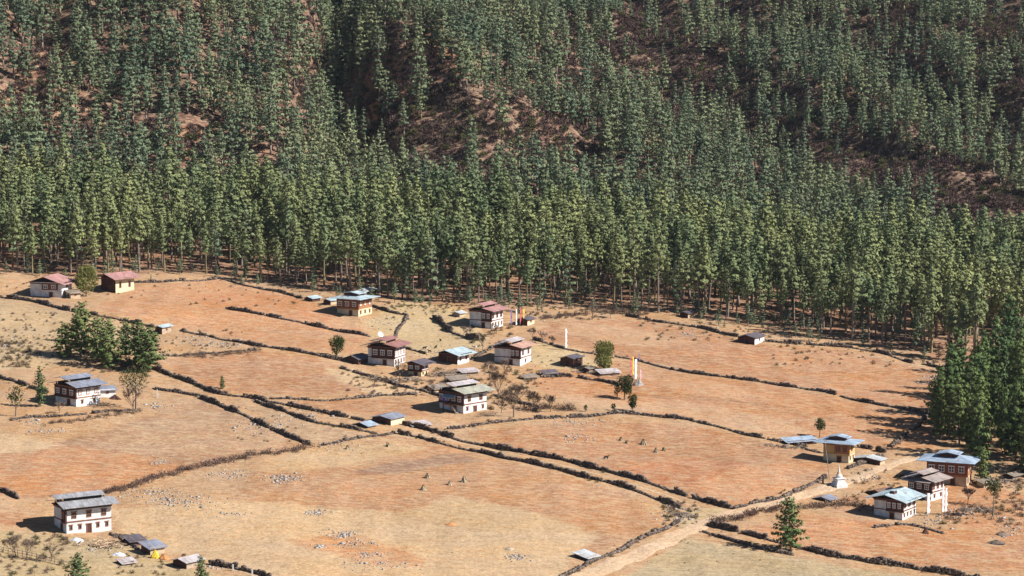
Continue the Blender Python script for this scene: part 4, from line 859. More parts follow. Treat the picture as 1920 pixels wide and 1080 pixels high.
def house(px, py, wG, wE, th, hw, label, roof, rmats, walls, name='farmhouse', cat='house', storeys=2, pitch=12, oe=1.6, og=1.7,
          gpanel=(0.0, 1.0), gcol='timber', gwin=3, gstyle='w', ewin=3, estyle='b', elow=2, eheight=1.0, cornice='timber_r', gap=0.55, low_door=True, epanel=False, lantern=None, group='whitewashed farmhouses of the village'):
    """px,py front corner in the photograph; wG,wE,hw face widths and wall height in its pixels; th turn of the ridge"""
    p = at(px, py); s = scale_at(p); th = R(th)
    Wd = wG / s / math.sin(th); L = wE / s / math.cos(th); h = hw / s
    root = empty(name, p, th); tag(root, label, cat, group)
    z0 = -1.6
    if storeys == 2:
        h1 = h * 0.47
        MB().box(0, L, 0, Wd, z0, h1 - .1).obj('lower_wall', M[walls[0]], root)
        MB().box(-.0, L, -.0, Wd, h1 + .1, h).obj('upper_wall', M[walls[1]], root)
        MB().box(-.14, L + .08, -.14, Wd + .08, h1 - .1, h1 + .1).obj('floor_band', M[cornice], root)
        g0, g1 = gpanel[0] * Wd, gpanel[1] * Wd
        if gcol:
            pn = MB().box(-.32, -.003, g0 - (.32 if g0 == 0 else 0), g1, h1 + .12, h - .02).obj('timber_panel', M[gcol], root)
            MB().box(-.40, -.003, g0 - (.40 if g0 == 0 else 0), g1 + .08, h1 - .28, h1 + .115).obj('panel_sill', M[cornice if gcol != 'timber' else 'timber'], root)
        zc = h1 + (h - h1) * .22; wh = (h - h1) * .50
        if gwin:
            pw = (g1 - g0) / gwin; ww = min(1.35, pw * .58)
            for k in range(gwin): window(root, 'G', g0 + pw * (k + .5) - ww / 2, zc, ww, wh, gstyle, .34 if gcol else 0)
        if epanel: MB().box(-.3, L * epanel, -.30, -.003, h1 + .12, h - .02).obj('timber_panel', M[gcol], root)
        if ewin:
            pw = L / ewin; ww = min(1.1, pw * .5)
            for k in range(ewin): window(root, 'E', pw * (k + .5) - ww / 2, zc, ww, wh, estyle, .32 if (epanel and pw * (k + .5) < L * epanel) else 0)
        if elow:
            pw = L / elow; ww = min(.7, pw * .34)
            for k in range(elow):
                if low_door and elow >= 3 and k == elow // 2: door(root, 'E', pw * (k + .5) - .45, .9, h1 * .66)
                else: window(root, 'E', pw * (k + .5) - ww / 2, h1 * .28, ww, h1 * .42, 'b', 0, False)
        door(root, 'G', Wd * .30, .9, min(1.9, h1 * .7))
        MB().box(-.17, L + .11, -.17, Wd + .11, h - .34, h - .023).obj('frieze', M['timber'], root)
        MB().box(-.45, L + .24, -.30, Wd + .24, h - .02, h + .16).obj('eaves_band', M[cornice], root)
    else:
        MB().box(0, L, 0, Wd, z0, h).obj('wall', M[walls[0]], root)
        if walls[1] != walls[0]: MB().box(-.06, -.003, .0, Wd, .15, h - .05).obj('plank_wall', M[walls[1]], root)
        if ewin:
            pw = L / ewin; ww = min(.8, pw * .45)
            for k in range(ewin): window(root, 'E', pw * (k + .5) - ww / 2, h * .35, ww, h * .38, estyle, 0, False)
        door(root, 'G', Wd * .35, 1.0, min(1.9, h * .75))
        if cornice: MB().box(-.1, L + .1, -.1, Wd + .1, h - .02, h + .14).obj('eaves_band', M[cornice], root)
    # posts carry the roof above the open attic
    pm = MB()
    for a_ in (0.1, L - .3):
        for b_ in (0.1, Wd / 2 - .1, Wd - .3):
            hh = h + gap + (Wd / 2 - abs(b_ + .1 - Wd / 2)) * math.tan(R(pitch)) - .16 if roof in ('gable', 'split', 'hip') else h + gap * .5
            pm.box(a_, a_ + .2, b_, b_ + .2, h + .14, max(hh, h + .3))
    pm.obj('attic_posts', M['timber'], root)
    if roof in ('gable', 'split'):   # near-black gable panel painting the shade of the open attic
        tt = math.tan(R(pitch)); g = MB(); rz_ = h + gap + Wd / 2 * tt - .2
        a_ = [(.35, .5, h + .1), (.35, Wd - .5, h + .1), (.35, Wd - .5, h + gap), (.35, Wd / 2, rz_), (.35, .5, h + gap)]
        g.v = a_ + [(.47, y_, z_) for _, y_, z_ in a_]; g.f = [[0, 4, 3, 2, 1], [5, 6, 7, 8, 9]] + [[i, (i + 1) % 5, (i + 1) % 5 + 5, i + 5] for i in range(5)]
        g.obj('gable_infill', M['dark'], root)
        sd_ = MB().box(.5, L - .4, .42, .5, h + .16, h + gap - .02); sd_.obj('attic_shade', M['dark'], root)  # near-black strip paints the attic shade under the eaves
        if Wd > 99:
            window(root, 'G', Wd / 2 - .4, h + gap * .6, .8, min(.8, Wd / 2 * tt), 'w' if gstyle == 'w' else 'b', -.30, False)
    else: MB().box(.5, L - .5, .5, Wd - .5, h + .16, h + gap * .7).obj('attic_shade', M['dark'], root)  # near-black block paints the shade of the attic gap
    # rafters under the eaves
    rf = MB(); k = 0.3
    while k < L:
        rf.box(k, k + .1, -oe * .85, .0, h + gap * .25, h + gap * .25 + .12); k += .8
    rf.obj('rafters', M['timber'], root)
    roof_slabs(root, L, Wd, h + gap, roof, [M[r_m] for r_m in rmats], oe, og, pitch, lantern)
    return root, L, Wd, h, s
def extras_porch(root, L, Wd, h):
    o = MB().slab((-2.4, Wd * .25, h * .80), (-.35, Wd * .25, h * .92), (-.35, Wd * .62, h * .92), (-2.4, Wd * .62, h * .80), .1).obj('porch_roof', M['r_cyan'], root)
    pm = MB(); pm.box(-2.2, -2.05, Wd * .28, Wd * .28 + .15, -1.2, h * .8 - .12); pm.box(-2.2, -2.05, Wd * .58, Wd * .58 + .15, -1.2, h * .8 - .12); pm.obj('porch_posts', M['timber'], root)
    MB().box(-2.2, -.36, Wd * .30, Wd * .6, h * .40, h * .46).obj('porch_floor', M['timber_o'], root)
    st = MB()
    for k in range(8): st.box(-1.9 , -.9, Wd * .28 - .25 * (k + 1), Wd * .28 - .25 * k, h * .42 - .30 * (k + 1), h * .42 - .30 * k - .16)
    st.obj('stairs', M['wood_g'], root)
    MB().box(-.42, -.36, Wd * .62, Wd * .9, h * .52, h * .84).obj('blue_shutter', M['flag_b'], root)

house(125, 1001, 32, 77, 31, 47, 'large white farmhouse with split grey sheet roof at the bottom left of the valley', 'split', ['r_grey', 'r_grey', 'r_grey'], ('white', 'white'), gpanel=(0, .28), gwin=1, gstyle='b', ewin=3, estyle='b', elow=5, oe=1.6, gap=.8, cornice='timber_r')
house(143, 763, 46, 39, 46, 36, 'farmhouse with split blue-grey sheet roof between ragged trees at the left', 'split', ['r_gblue', 'r_gblue', 'r_gblue'], ('white', 'white'), gpanel=(0, 1), gwin=3, ewin=3, estyle='p', elow=2, cornice='timber_o', gap=.7)
house(116, 558, 62, 12, 74, 27, 'white house with faded pink roof at the foot of the forest, top left', 'gable', ['r_pink', 'r_slate'], ('white', 'white'), gpanel=(.12, .62), gcol='timber_r', gwin=2, ewin=1, elow=1, pitch=18, gap=.25, cornice='white')
house(217, 550, 31, 30, 48, 27, 'small cream house with pink roof right of the pale bamboo clump', 'gable', ['r_pink', 'r_pink'], ('cream', 'timber'), storeys=1, ewin=2, pitch=16, gap=.5)
house(672, 594, 41, 23, 60, 32, 'brown timber house with light blue roof below the forest', 'hip', ['r_cyan', 'r_cyan'], ('cream', 'timber_o'), gcol='timber_r', gwin=3, ewin=3, estyle='p', elow=3, oe=1.9, og=2.0, pitch=10.5, cornice='timber_o', gap=.5, lantern=(.20, .26), low_door=False)
house(739, 688, 50, 19, 67, 36, 'tall white and dark timber farmhouse with red roof in the village centre', 'split', ['r_red', 'r_red', 'r_red'], ('white', 'white'), gpanel=(0, .84), gwin=3, ewin=4, estyle='p', elow=4, pitch=11, gap=.7, og=2.0, low_door=False)
house(921, 617, 41, 22, 60, 33, 'white farmhouse with pink split roof just below the forest', 'split', ['r_pink', 'r_pink', 'r_pink'], ('white', 'white'), gpanel=(0, .42), gwin=2, ewin=3, estyle='b', elow=4, pitch=11, og=1.9, low_door=False)
house(975, 687, 48, 21, 64, 34, 'white farmhouse with lavender and salmon split roof', 'split', ['r_salmon', 'r_lav', 'r_lav'], ('white', 'white'), gpanel=(0, .34), gwin=2, ewin=2, estyle='b', elow=1, pitch=11, og=1.9, oe=1.3)
house(858, 684, 36, 21, 58, 19, 'low house with pale cyan roof beside the red-roofed farmhouse', 'gable', ['r_cyan', 'r_cyan'], ('white', 'timber'), storeys=1, ewin=2, pitch=15, gap=.35)
house(790, 706, 25, 12, 62, 23, 'narrow old dark-roofed house between the cyan-roofed house and the red-roofed farmhouse', 'gable', ['r_slate', 'r_slate'], ('cream', 'white'), gcol='timber', gwin=2, gpanel=(0, 1), ewin=2, elow=2, pitch=14, gap=.4, low_door=False)
hj = house(869, 776, 46, 43, 45, 37, 'large white farmhouse with pale olive split roof and a blue-shuttered porch', 'split', ['r_pale', 'r_lav', 'r_white'], ('white', 'white'), gwin=4, gstyle='w', ewin=2, estyle='b', elow=3, oe=1.7, og=1.9, pitch=11, gap=.75)
extras_porch(*hj[:4])
house(1591, 869, 45, 15, 64, 36, 'yellow ochre timber house with blue roof above the stupa', 'hip', ['r_blue', 'r_blue'], ('cream', 'ochre'), gcol='timber_o', gwin=2, gstyle='b', gpanel=(.0, .55), ewin=1, elow=2, oe=2.0, og=1.9, pitch=10, cornice='ochre', gap=.5, low_door=False)
house(1812, 914, 70, 16, 68, 46, 'largest brown timber house with broad blue roof in front of the pine grove', 'hip', ['r_blue', 'r_blue'], ('mud', 'timber_o'), gcol='timber_r', gwin=4, ewin=2, estyle='p', elow=2, oe=2.2, og=2.1, pitch=10.5, cornice='timber_o', gap=.55, lantern=(.24, .20), low_door=False)
hm = house(1746, 940, 38, 29, 50, 36, 'dark timber farmhouse with mauve grey roofs between the two blue-roofed houses', 'split', ['r_mauve', 'r_mauve', 'r_mauve'], ('white', 'white'), gwin=3, ewin=3, estyle='b', elow=2, pitch=12, oe=1.6, gap=.7)
MB().slab((-2.0, -.6, hm[3] + .1), (-.1, -.6, hm[3] + .75), (-.1, hm[2] + .8, hm[3] + .75), (-2.0, hm[2] + .8, hm[3] + .1), .1).obj('skirt_roof', M['r_mauve'], hm[0])
hn = house(1692, 976, 49, 32, 56, 37, 'white farmhouse with pale turquoise roof, nearest of the group at the right', 'gable', ['r_cyan', 'r_cyan'], ('white', 'white'), gpanel=(0, .55), gwin=3, ewin=3, estyle='b', elow=4, pitch=14, oe=1.8, og=2.0, gap=.5, low_door=False)
tt = hn[2] / 2 * math.tan(R(14))
MB().box(hn[1] * .1, hn[1] * .34, hn[2] * .36, hn[2] * .5, hn[3] + .5 + tt * .7, hn[3] + 1.0 + tt).obj('roof_vent', M['timber'], hn[0])
MB().box(hn[1] * .05, hn[1] * .40, hn[2] * .33, hn[2] * .53, hn[3] + 1.003 + tt, hn[3] + 1.08 + tt).obj('vent_cap', M['r_cyan'], hn[0])

def shed(px, py, wG, wE, th, hw, label, rm, wm='timber', wm2=None, roof='gable', pitch=14, oe=.5, og=.6, name='shed', open_=False, group='small sheds and barns'):
    p = at(px, py); s = scale_at(p); t_ = R(th); Wd = wG / s / math.sin(t_); L = wE / s / math.cos(t_); h = hw / s
    root = empty(name, p, t_); tag(root, label, 'shed', group)
    if open_:
        pm = MB()
        for a_ in np.linspace(.1, L - .25, max(2, int(L / 2.2) + 1)):
            for b_ in (.1, Wd - .25): pm.box(a_, a_ + .15, b_, b_ + .15, -1, h + (.25 if roof != 'mono' else 0))
        pm.obj('posts', M['wood_g'], root); MB().box(.3, L - .3, Wd * .55, Wd * .62, -.8, h).obj('back_wall', M[wm], root)
    else:
        MB().box(0, L, 0, Wd, -1.0, h).obj('wall', M[wm2 or wm], root)
        MB().box(-.06, -.003, .0, Wd, -1.0, h + .02).obj('end_wall', M[wm], root)
        if roof == 'gable':
            g = MB(); tq = math.tan(R(pitch)); a_ = [(0.02, .1, h), (0.02, Wd - .1, h), (0.02, Wd / 2, h + .2 + (Wd / 2 - .1) * tq - .14)]; g.v = a_ + [(.14, y_, z_) for _, y_, z_ in a_]
            g.f = [[0, 2, 1], [3, 4, 5], [0, 1, 4, 3], [1, 2, 5, 4], [2, 0, 3, 5]]; g.obj('gable_infill', M['timber'], root)
        if h > 1.5: MB().box(-.10, -.063, Wd * .35, Wd * .35 + .9, -.8, h * .75).obj('door', M['dark'], root)
        if L > 3 and h > 1.6: window(root, 'E', L * .5 - .35, h * .45, .7, h * .35, 'b', 0, False)
    roof_slabs(root, L, Wd, h + .2, roof, [M[rm]] * 3, oe, og, pitch); return root
shed(304, 627, 14, 14, 60, 13, 'small blue-roofed shed at the foot of the upper left field', 'r_cyan', 'timber', 'rubble')
shed(586, 566, 16, 13, 55, 6, 'tiny dark shed with cyan roof, left one of the pair beside the timber house', 'r_cyan')
shed(620, 572, 14, 12, 55, 8, 'tiny dark shed with cyan roof touching the timber house', 'r_cyan', 'timber', 'mud')
shed(684, 556, 20, 20, 60, 9, 'light-roofed shed hidden behind the brown timber house', 'r_white')
shed(862, 595, 14, 10, 55, 7, 'grey low shed left of the pink-roofed farmhouse', 'r_white', 'rubble', 'mud')
shed(989, 611, 20, 13, 60, 11, 'dark shed with slate roof beside the coloured prayer flags', 'r_slate', 'timber', 'cream')
shed(1075, 689, 24, 18, 58, 16, 'dark brown barn with slate roof left of the round olive tree', 'r_slate', 'timber', 'timber')
shed(1104, 700, 12, 10, 55, 8, 'small dark plank-roofed hut in the farmyard right of the dark brown barn', 'r_thatch', 'timber', 'wood_g')
shed(1128, 705, 8, 34, 25, 6, 'long low grey-roofed byre under the round olive tree', 'r_lav', 'timber', 'wood_g', 'mono', oe=.4)
shed(1022, 706, 7, 24, 25, 6, 'low slate-roofed byre left of the plank-roofed hut', 'r_slate', 'timber', 'rubble', 'mono')
shed(985, 712, 6, 22, 28, 5, 'low weathered byre between the bare thicket and the orange field', 'r_thatch', 'rubble', 'rubble', 'mono')
shed(1290, 597, 14, 14, 50, 9, 'little shed with grey roof alone under the forest edge', 'r_slate', 'timber', 'mud')
shed(1415, 647, 30, 21, 60, 13, 'low shed with slate roof and white end wall at the top of the great field', 'r_slate', 'timber', 'white')
shed(733, 798, 36, 24, 57, 12, 'dark barn with blue-grey roof and cream end on the lane', 'r_gblue', 'timber', 'cream', pitch=10)
shed(690, 803, 26, 14, 50, 4, 'very low shed with blue sheet roof at the left of the dark barn', 'r_blue', 'timber', 'rubble')
shed(775, 801, 9, 30, 28, 4, 'low grey-roofed lean-to at the right of the dark barn', 'r_lav', 'timber', 'rubble', 'mono', 12)
shed(1478, 834, 9, 56, 24, 6, 'long low pale blue roof left of the yellow house', 'r_blue', 'timber', 'timber', 'mono', 9)
shed(1650, 873, 46, 12, 60, 9, 'low white-edged roof right of the yellow house', 'r_white', 'timber', 'mud', 'gable', 8)
shed(1556, 942, 26, 14, 55, 4, 'low blue-grey roof beside the road below the stupa', 'r_gblue', 'timber', 'mud')
shed(1660, 934, 30, 28, 45, 6, 'low rusty-shingled roof behind the turquoise-roofed farmhouse', 'r_rust', 'timber', 'mud', 'gable', 15)
shed(1702, 899, 14, 14, 50, 7, 'dark slate-roofed hut left of the mauve-roofed farmhouse', 'r_slate')
shed(1103, 1052, 24, 18, 50, 7, 'white-roofed hut alone in the field beside the road wall', 'r_white', 'timber', 'rubble', 'mono', 12)
shed(246, 1024, 14, 22, 35, 10, 'dark lean-to right of the lowest big house', 'r_slate', 'timber', 'timber', 'mono')
shed(282, 1041, 20, 24, 40, 14, 'dark shed with ragged grey roof behind the yellow tarpaulin', 'r_gblue', 'timber', 'mud', 'mono')
shed(350, 1067, 28, 26, 50, 12, 'grey-roofed stone shed beside the small pine at the bottom edge', 'r_lav', 'timber', 'rubble')
shed(232, 1060, 10, 18, 35, 5, 'little open hut in the yard at the bottom left', 'r_lav', 'timber', 'timber', 'mono')
shed(187, 745, 10, 28, 22, 14, 'white-walled annexe with blue-grey roof at the right end of the left farmhouse', 'r_gblue', 'white', 'white', 'mono', 6)
shed(133, 560, 12, 16, 35, 11, 'cream veranda annexe between the pink-roofed white house and the bamboo', 'r_thatch', 'mud', 'mud', 'mono', 10)
shed(846, 718, 8, 30, 28, 7, 'long plank-roofed byre just above the pale olive roof', 'r_thatch', 'timber', 'wood_g', 'mono', 12)
shed(868, 703, 8, 28, 28, 6, 'grey-roofed yard shed below the low cyan roof', 'r_lav', 'timber', 'wood_g', 'mono', 12)
shed(815, 736, 22, 22, 45, 6, 'tumbledown plank hut touching the left side of the pale olive roof', 'r_thatch', 'timber', 'mud', 'gable', 16)
shed(672, 684, 26, 16, 55, 10, 'dark barn at the left side of the red-roofed farmhouse', 'r_slate', 'timber', 'timber', 'gable', 20)
shed(1845, 915, 10, 24, 30, 10, 'mud lean-to at the right side of the largest blue-roofed house', 'r_thatch', 'mud', 'mud', 'mono', 10)
shed(1900, 900, 16, 20, 45, 7, 'weathered plank hut at the right edge below the pine grove', 'r_thatch', 'timber', 'wood_g')

# ------------------------------------------------------------------ stupa
p = at(1573, 912); st = empty('stupa', p, R(25)); st.scale = (.76, .76, .86); tag(st, 'white stepped stupa with pointed spire beside the road', 'stupa')
b = MB(); b.box(-1.9, 1.9, -1.9, 1.9, -1.0, .7); b.box(-1.6, 1.6, -1.6, 1.6, .703, 1.3); b.box(-1.3, 1.3, -1.3, 1.3, 1.303, 2.2); b.box(-1.55, 1.55, -1.55, 1.55, 2.203, 2.38); b.obj('base', M['white'], st)
MB().lathe([(.85, 2.385), (1.0, 2.7), (.95, 3.1), (.6, 3.45), (.35, 3.5)], 14).obj('dome', M['white'], st)
MB().box(-.42, .42, -.42, .42, 3.503, 3.8).obj('harmika', M['ochre'], st)
MB().lathe([(.38, 3.803), (.3, 4.2), (.2, 4.8), (.1, 5.4), (.02, 5.8)], 10).obj('spire', M['white'], st)

# ------------------------------------------------------------------ prayer flags and poles
def flag(px, py, hpx, m, label, w=.42, group='prayer flags on tall poles', bare=.12):
    p = at(px, py); s = scale_at(p); h = hpx / s; root = empty('prayer_flag', p, r_.uniform(.35, .8)); tag(root, label, 'prayer flag', group)
    MB().tube((0, 0, -.4), (0, 0, h), .07, .035, 6).obj('pole', M['pole'], root)
    c = MB(); n_ = 14; z0 = h * bare
    for k in range(n_ + 1):
        z = z0 + (h * .97 - z0) * k / n_; ww = w * (1 + .18 * math.sin(k * 1.9 + px)); yy = .09 * math.sin(k * 1.1 + px)
        for x_, y_ in ((.05, -.01), (ww, yy - .01), (ww, yy + .01), (.05, .01)): c.v.append((x_, y_, z))
    for k in range(n_):
        for i in range(4): c.f.append([k * 4 + i, k * 4 + (i + 1) % 4, k * 4 + 4 + (i + 1) % 4, k * 4 + 4 + i])
    c.f.append([3, 2, 1, 0]); c.f.append([n_ * 4 + i for i in range(4)])
    c.obj('cloth', M[m], root); return root
flag(958, 611, 32, 'flag_b', 'violet prayer flag, leftmost beside the pink-roofed farmhouse')
flag(967, 613, 34, 'flag_w', 'white prayer flag between the violet and the dark red one')
flag(975, 611, 36, 'flag_r', 'dark red prayer flag in front of the slate-roofed shed')
flag(981, 610, 32, 'flag_y', 'yellow prayer flag in front of the slate-roofed shed')
flag(1060, 657, 42, 'flag_w', 'single white prayer flag standing in the field left of the round olive tree', .55)
flag(1182, 711, 42, 'flag_r', 'red prayer flag right of the round olive tree')
flag(1186, 707, 40, 'flag_y', 'taller yellow prayer flag right of the round olive tree')
flag(1190, 716, 44, 'flag_w', 'white prayer flag between the yellow one and the small cairn', .7)
flag(1200, 714, 22, 'flag_p', 'short pink prayer flag standing over the small cairn')
flag(1198, 690, 28, 'flag_b', 'thin violet-topped prayer flag in the field behind the other three', .3, bare=.55)
flag(1738, 968, 45, 'flag_w', 'white prayer flag right of the turquoise-roofed farmhouse', .75)
flag(1766, 966, 56, 'flag_w', 'left one of two tall white prayer flags below the mauve-roofed farmhouse', .6)
flag(1772, 965, 52, 'flag_w', 'right one of two tall white prayer flags below the mauve-roofed farmhouse', .6)
p = at(1556, 900); po = MB().tube((0, 0, -.4), (-1.4, 0, 10.0), .09, .05, 6).obj('flagpole', M['pole']); po.location = p; tag(po, 'thin tilted bare pole rising between the yellow house and the stupa', 'pole')
p = at(1543, 906); po = MB().tube((0, 0, -.4), (0.05, 0, 1.7), .24, .2, 6).tube((.05, 0, 1.5), (.05, 0, 1.75), .27, .2, 6).obj('gate_post', M['timber']); po.location = p; tag(po, 'short dark post beside the road left of the stupa', 'post')
for (a_, b_, hh, lb) in ((437, 1066, 12, 'left one of two white posts in the dark bottom wall'), (473, 1076, 12, 'right one of two white posts in the dark bottom wall'), (295, 742, 16, 'white standing stone right of the ragged half-bare tree')):
    p = at(a_, b_ + 4); s = scale_at(p); po = MB().quadbox([(-.16, -.14, -.4), (.16, -.14, -.4), (.16, .14, -.4), (-.16, .14, -.4), (-.1, -.1, hh / s), (.1, -.08, hh / s * .96), (.1, .1, hh / s * .96), (-.1, .1, hh / s)]) 
    mb = MB(); mb.quadbox([(-.16, -.14, -.4), (.16, -.14, -.4), (.16, .14, -.4), (-.16, .14, -.4), (-.1, -.1, hh / s), (.1, -.08, hh / s * .96), (.1, .1, hh / s * .96), (-.1, .1, hh / s)])
    o = mb.obj('white_post', M['white']); o.location = p; tag(o, lb, 'post')
# satellite dish behind the red-roofed farmhouse
p = at(713, 640); dsh = empty('satellite_dish', p, R(-20)); tag(dsh, 'round white dish on a post behind the red-roofed farmhouse', 'satellite dish')
MB().tube((0, 0, -.3), (0, 0, 1.7), .08, .08, 6).obj('post', M['pole'], dsh)
o = MB().lathe([(.02, 0), (.35, .05), (.62, .16), (.8, .3), (.83, .34), (.78, .34), (.6, .24), (.3, .12), (.01, .08)], 16).obj('dish', M['frame_w'], dsh); o.location = (0, 0, 1.8); o.rotation_euler = (R(55), 0, R(55))

# ------------------------------------------------------------------ single trees
def place_pine(px, py, hpx, wide, label, i=0, kind=None, group=None):
    p = at(px, py); s = scale_at(p); K = kind or NEAR; k = hpx / s / K[i][3]
    return pine(K, i, (p.x, p.y, p.z - .2), r_.uniform(0, 6.28), (k * wide * 1.22, k), label, group)
place_pine(1482, 1033, 104, 1.15, 'lone pine with a leaning crown beside the road at the bottom right', 1)
GL = 'pines of the left group'
for px_, py_, h_, w_, i_, lb in [(152, 668, 112, .8, 2, 'tallest and darkest pine at the back of the left group'), (124, 668, 70, 1.0, 0, 'small pine at the left end of the left group'), (182, 676, 92, .95, 1, 'broad pine in the middle of the left group'),
    (205, 690, 104, .95, 3, 'full blue-green pine with its foot at the dark wall, left group'), (236, 672, 84, .95, 4, 'dark pine between the full blue-green one and the right end of the left group'), (262, 684, 90, 1.05, 0, 'dense dark pine near the right end of the left group'), (278, 696, 92, 1.0, 2, 'rightmost pine of the left group, overhanging the field'), (140, 640, 60, .9, 4, 'half-hidden pine behind the left group')]:
    place_pine(px_, py_, h_ * .92, w_ * 1.42, lb, i_, None, GL)
place_pine(146, 1092, 58, 1.5, 'pine cut by the bottom edge below the lowest big house', 2)
place_pine(378, 1088, 50, 1.3, 'small pine at the bottom edge right of the grey-roofed stone shed', 3)
place_pine(417, 729, 26, .9, 'tiny conifer alone above the central left wall', 1)
place_pine(76, 762, 78, .8, 'thin ragged pine left of the blue-grey roofed farmhouse', 4)
place_pine(1842, 905, 70, .9, 'pine directly right of the largest blue-roofed house', 1, None)
def lobed(px, py, hpx, wpx, seed, m, label, n=1500, size=.55, base=.12, name='evergreen_tree', cat='tree', up=.3, lob=9):
    p = at(px, py); s = scale_at(p); h = hpx / s; w = wpx / s / 2 * 1.15; r = random.Random(seed); root = empty(name, p); tag(root, label, cat)
    L_ = [(0, 0, h * (base + (1 - base) * .5), w * .72, w * .72, h * (1 - base) * .46)]
    for k in range(lob):
        a = r.uniform(0, 6.28); zz_ = r.uniform(.2, .85); rr_ = w * .55 * math.sin(math.pi * min(max(zz_, .12), .9)) ; q_ = w * r.uniform(.34, .5)
        L_.append((rr_ * math.cos(a), rr_ * math.sin(a), h * (base + (1 - base) * zz_), q_, q_, q_ * 1.15))
    V_, F_ = lobes_geo(seed, L_, n, size, up)
    tb = MB(); tb.tube((0, 0, -.3), (.05, 0, h * .55), .05 * w + .12, .05, 6)
    for k in range(5): a = r.uniform(0, 6.28); tb.tube((0, 0, h * (base + .05 + .05 * k)), (w * .5 * math.cos(a), w * .5 * math.sin(a), h * (base + .25 + .09 * k)), .09, .03, 4)
    tb.obj('trunk', M['bark'], root); link('crown', np_mesh('crown', V_, F_, M[m]), root); return root
lobed(1132, 693, 54, 44, 1, 'willow', 'big round olive-green tree beside the farmyard, its crown reaching the ground', 3200, .5, .02, up=.9)
lobed(162, 556, 58, 42, 2, 'willow', 'pale yellow-green bamboo clump between the two pink-roofed houses', 2600, .6, .02, 'bamboo_clump', 'bamboo', 1.3)
lobed(632, 670, 40, 30, 3, 'leaf', 'dark round tree left of the red-roofed farmhouse', 1500, .45, .15)
lobed(1171, 750, 48, 34, 4, 'leaf', 'dark round-headed tree in the orange field below the prayer flags', 1700, .45, .22)
lobed(1157, 749, 34, 11, 5, 'leaf', 'thin ragged tree at the left foot of the dark round-headed tree', 300, .4, .1)
lobed(1186, 771, 34, 19, 6, 'leaf', 'small egg-shaped tree right of the dark round-headed tree', 1000, .38, .12)
lobed(1150, 770, 13, 9, 7, 'leaf', 'tiny round bush on a stem left of the egg-shaped tree', 240, .3, .3)
lobed(1537, 820, 36, 20, 8, 'leaf', 'tree with a round dark head behind the long low blue roof', 700, .4, .35)
lobed(1862, 968, 74, 34, 9, 'leaf', 'slender tall-stemmed tree at the right, below the pine grove', 520, .5, .62, lob=5)
lobed(30, 780, 58, 34, 10, 'leaf', 'small half-leafy tree at the left edge with its shadow on the terrace', 420, .5, .4, lob=5)
lobed(255, 768, 84, 56, 11, 'leaf', 'ragged half-bare tree right of the blue-grey roofed farmhouse', 900, .5, .35, lob=10)
lobed(1098, 772, 14, 7, 12, 'leaf', 'tiny dark sapling on the wall above the curve', 160, .3, .1)
def bare(px, py, hpx, seed, label, spread=.75, depth=4):
    p = at(px, py); s = scale_at(p); root = empty('bare_tree', p, r_.uniform(0, 6)); tag(root, label, 'tree', 'leafless trees of the village')
    tb, cb = bare_geo(seed, hpx / s, spread, depth); tb.obj('trunk', M['twig'], root); cb.obj('crown', M['twig'], root); return root
bare(963, 782, 74, 1, 'largest leafless tree, right of the pale olive roofed farmhouse', .9, 5)
bare(749, 718, 52, 2, 'leafless tree in front of the red-roofed farmhouse', .9)
bare(905, 656, 36, 3, 'small leafless tree between the pink-roofed and the lavender-roofed farmhouses', .8)
bare(935, 748, 58, 4, 'pale leafless tree below the lavender-roofed farmhouse', .8, 5)
bare(998, 640, 34, 5, 'leftmost of three little leafless trees on the wall of the great field', .8)
bare(1017, 645, 30, 6, 'middle one of three little leafless trees on the wall of the great field', .8)
bare(1036, 650, 28, 7, 'rightmost of three little leafless trees on the wall of the great field', .8)
bare(30, 1046, 52, 8, 'leafless tree behind the fence, leftmost at the bottom', .9, 5)
bare(50, 1048, 46, 9, 'second leafless tree behind the bottom fence from the left', .85, 5)
bare(97, 1052, 46, 10, 'forked leafless tree behind the bottom fence, nearest to the bottom pine', .85)
bare(1815, 945, 42, 11, 'leafless purplish bush-like tree below the largest blue-roofed house', 1.1, 5)
bare(926, 632, 32, 12, 'leafless tree in front of the pink-roofed farmhouse', .8)
bare(1110, 600, 38, 13, 'leafless tree against the forest above the great field', .9)
bare(250, 775, 60, 14, 'leafless tree tangled with the ragged half-bare one', .9)
bare(700, 728, 26, 21, 'low leafless tree among the poles before the red-roofed farmhouse, left one', .9)
bare(724, 724, 24, 22, 'low leafless tree among the poles before the red-roofed farmhouse, right one', .9)
bare(806, 742, 26, 23, 'leafless tree just left of the blue-shuttered porch house', .9)
bare(918, 712, 40, 24, 'pale leafless tree above the right end of the pale olive roof', .85, 5)
bare(945, 700, 36, 25, 'pale leafless tree directly below the corner of the lavender-roofed farmhouse', .85, 5)
bare(1032, 772, 40, 26, 'leafless tree at the right end of the purplish thicket', .95, 5)
bare(940, 775, 30, 27, 'small leafless tree between the pale olive roofed house and the largest leafless tree', .9)
bare(882, 634, 28, 28, 'small leafless tree beside the tall dark retaining wall', .9)
bare(1145, 596, 30, 29, 'grey leafless tree against the forest right of the one above the great field', .95, 5)
bare(870, 628, 24, 30, 'leafless bush just above the bend of the tall dark retaining wall', 1.0)
bare(112, 775, 30, 15, 'leafless bush in front of the blue-grey roofed farmhouse', 1.0)
bare(1000, 770, 40, 16, 'leafless tree over the purplish thicket', 1.0, 5)

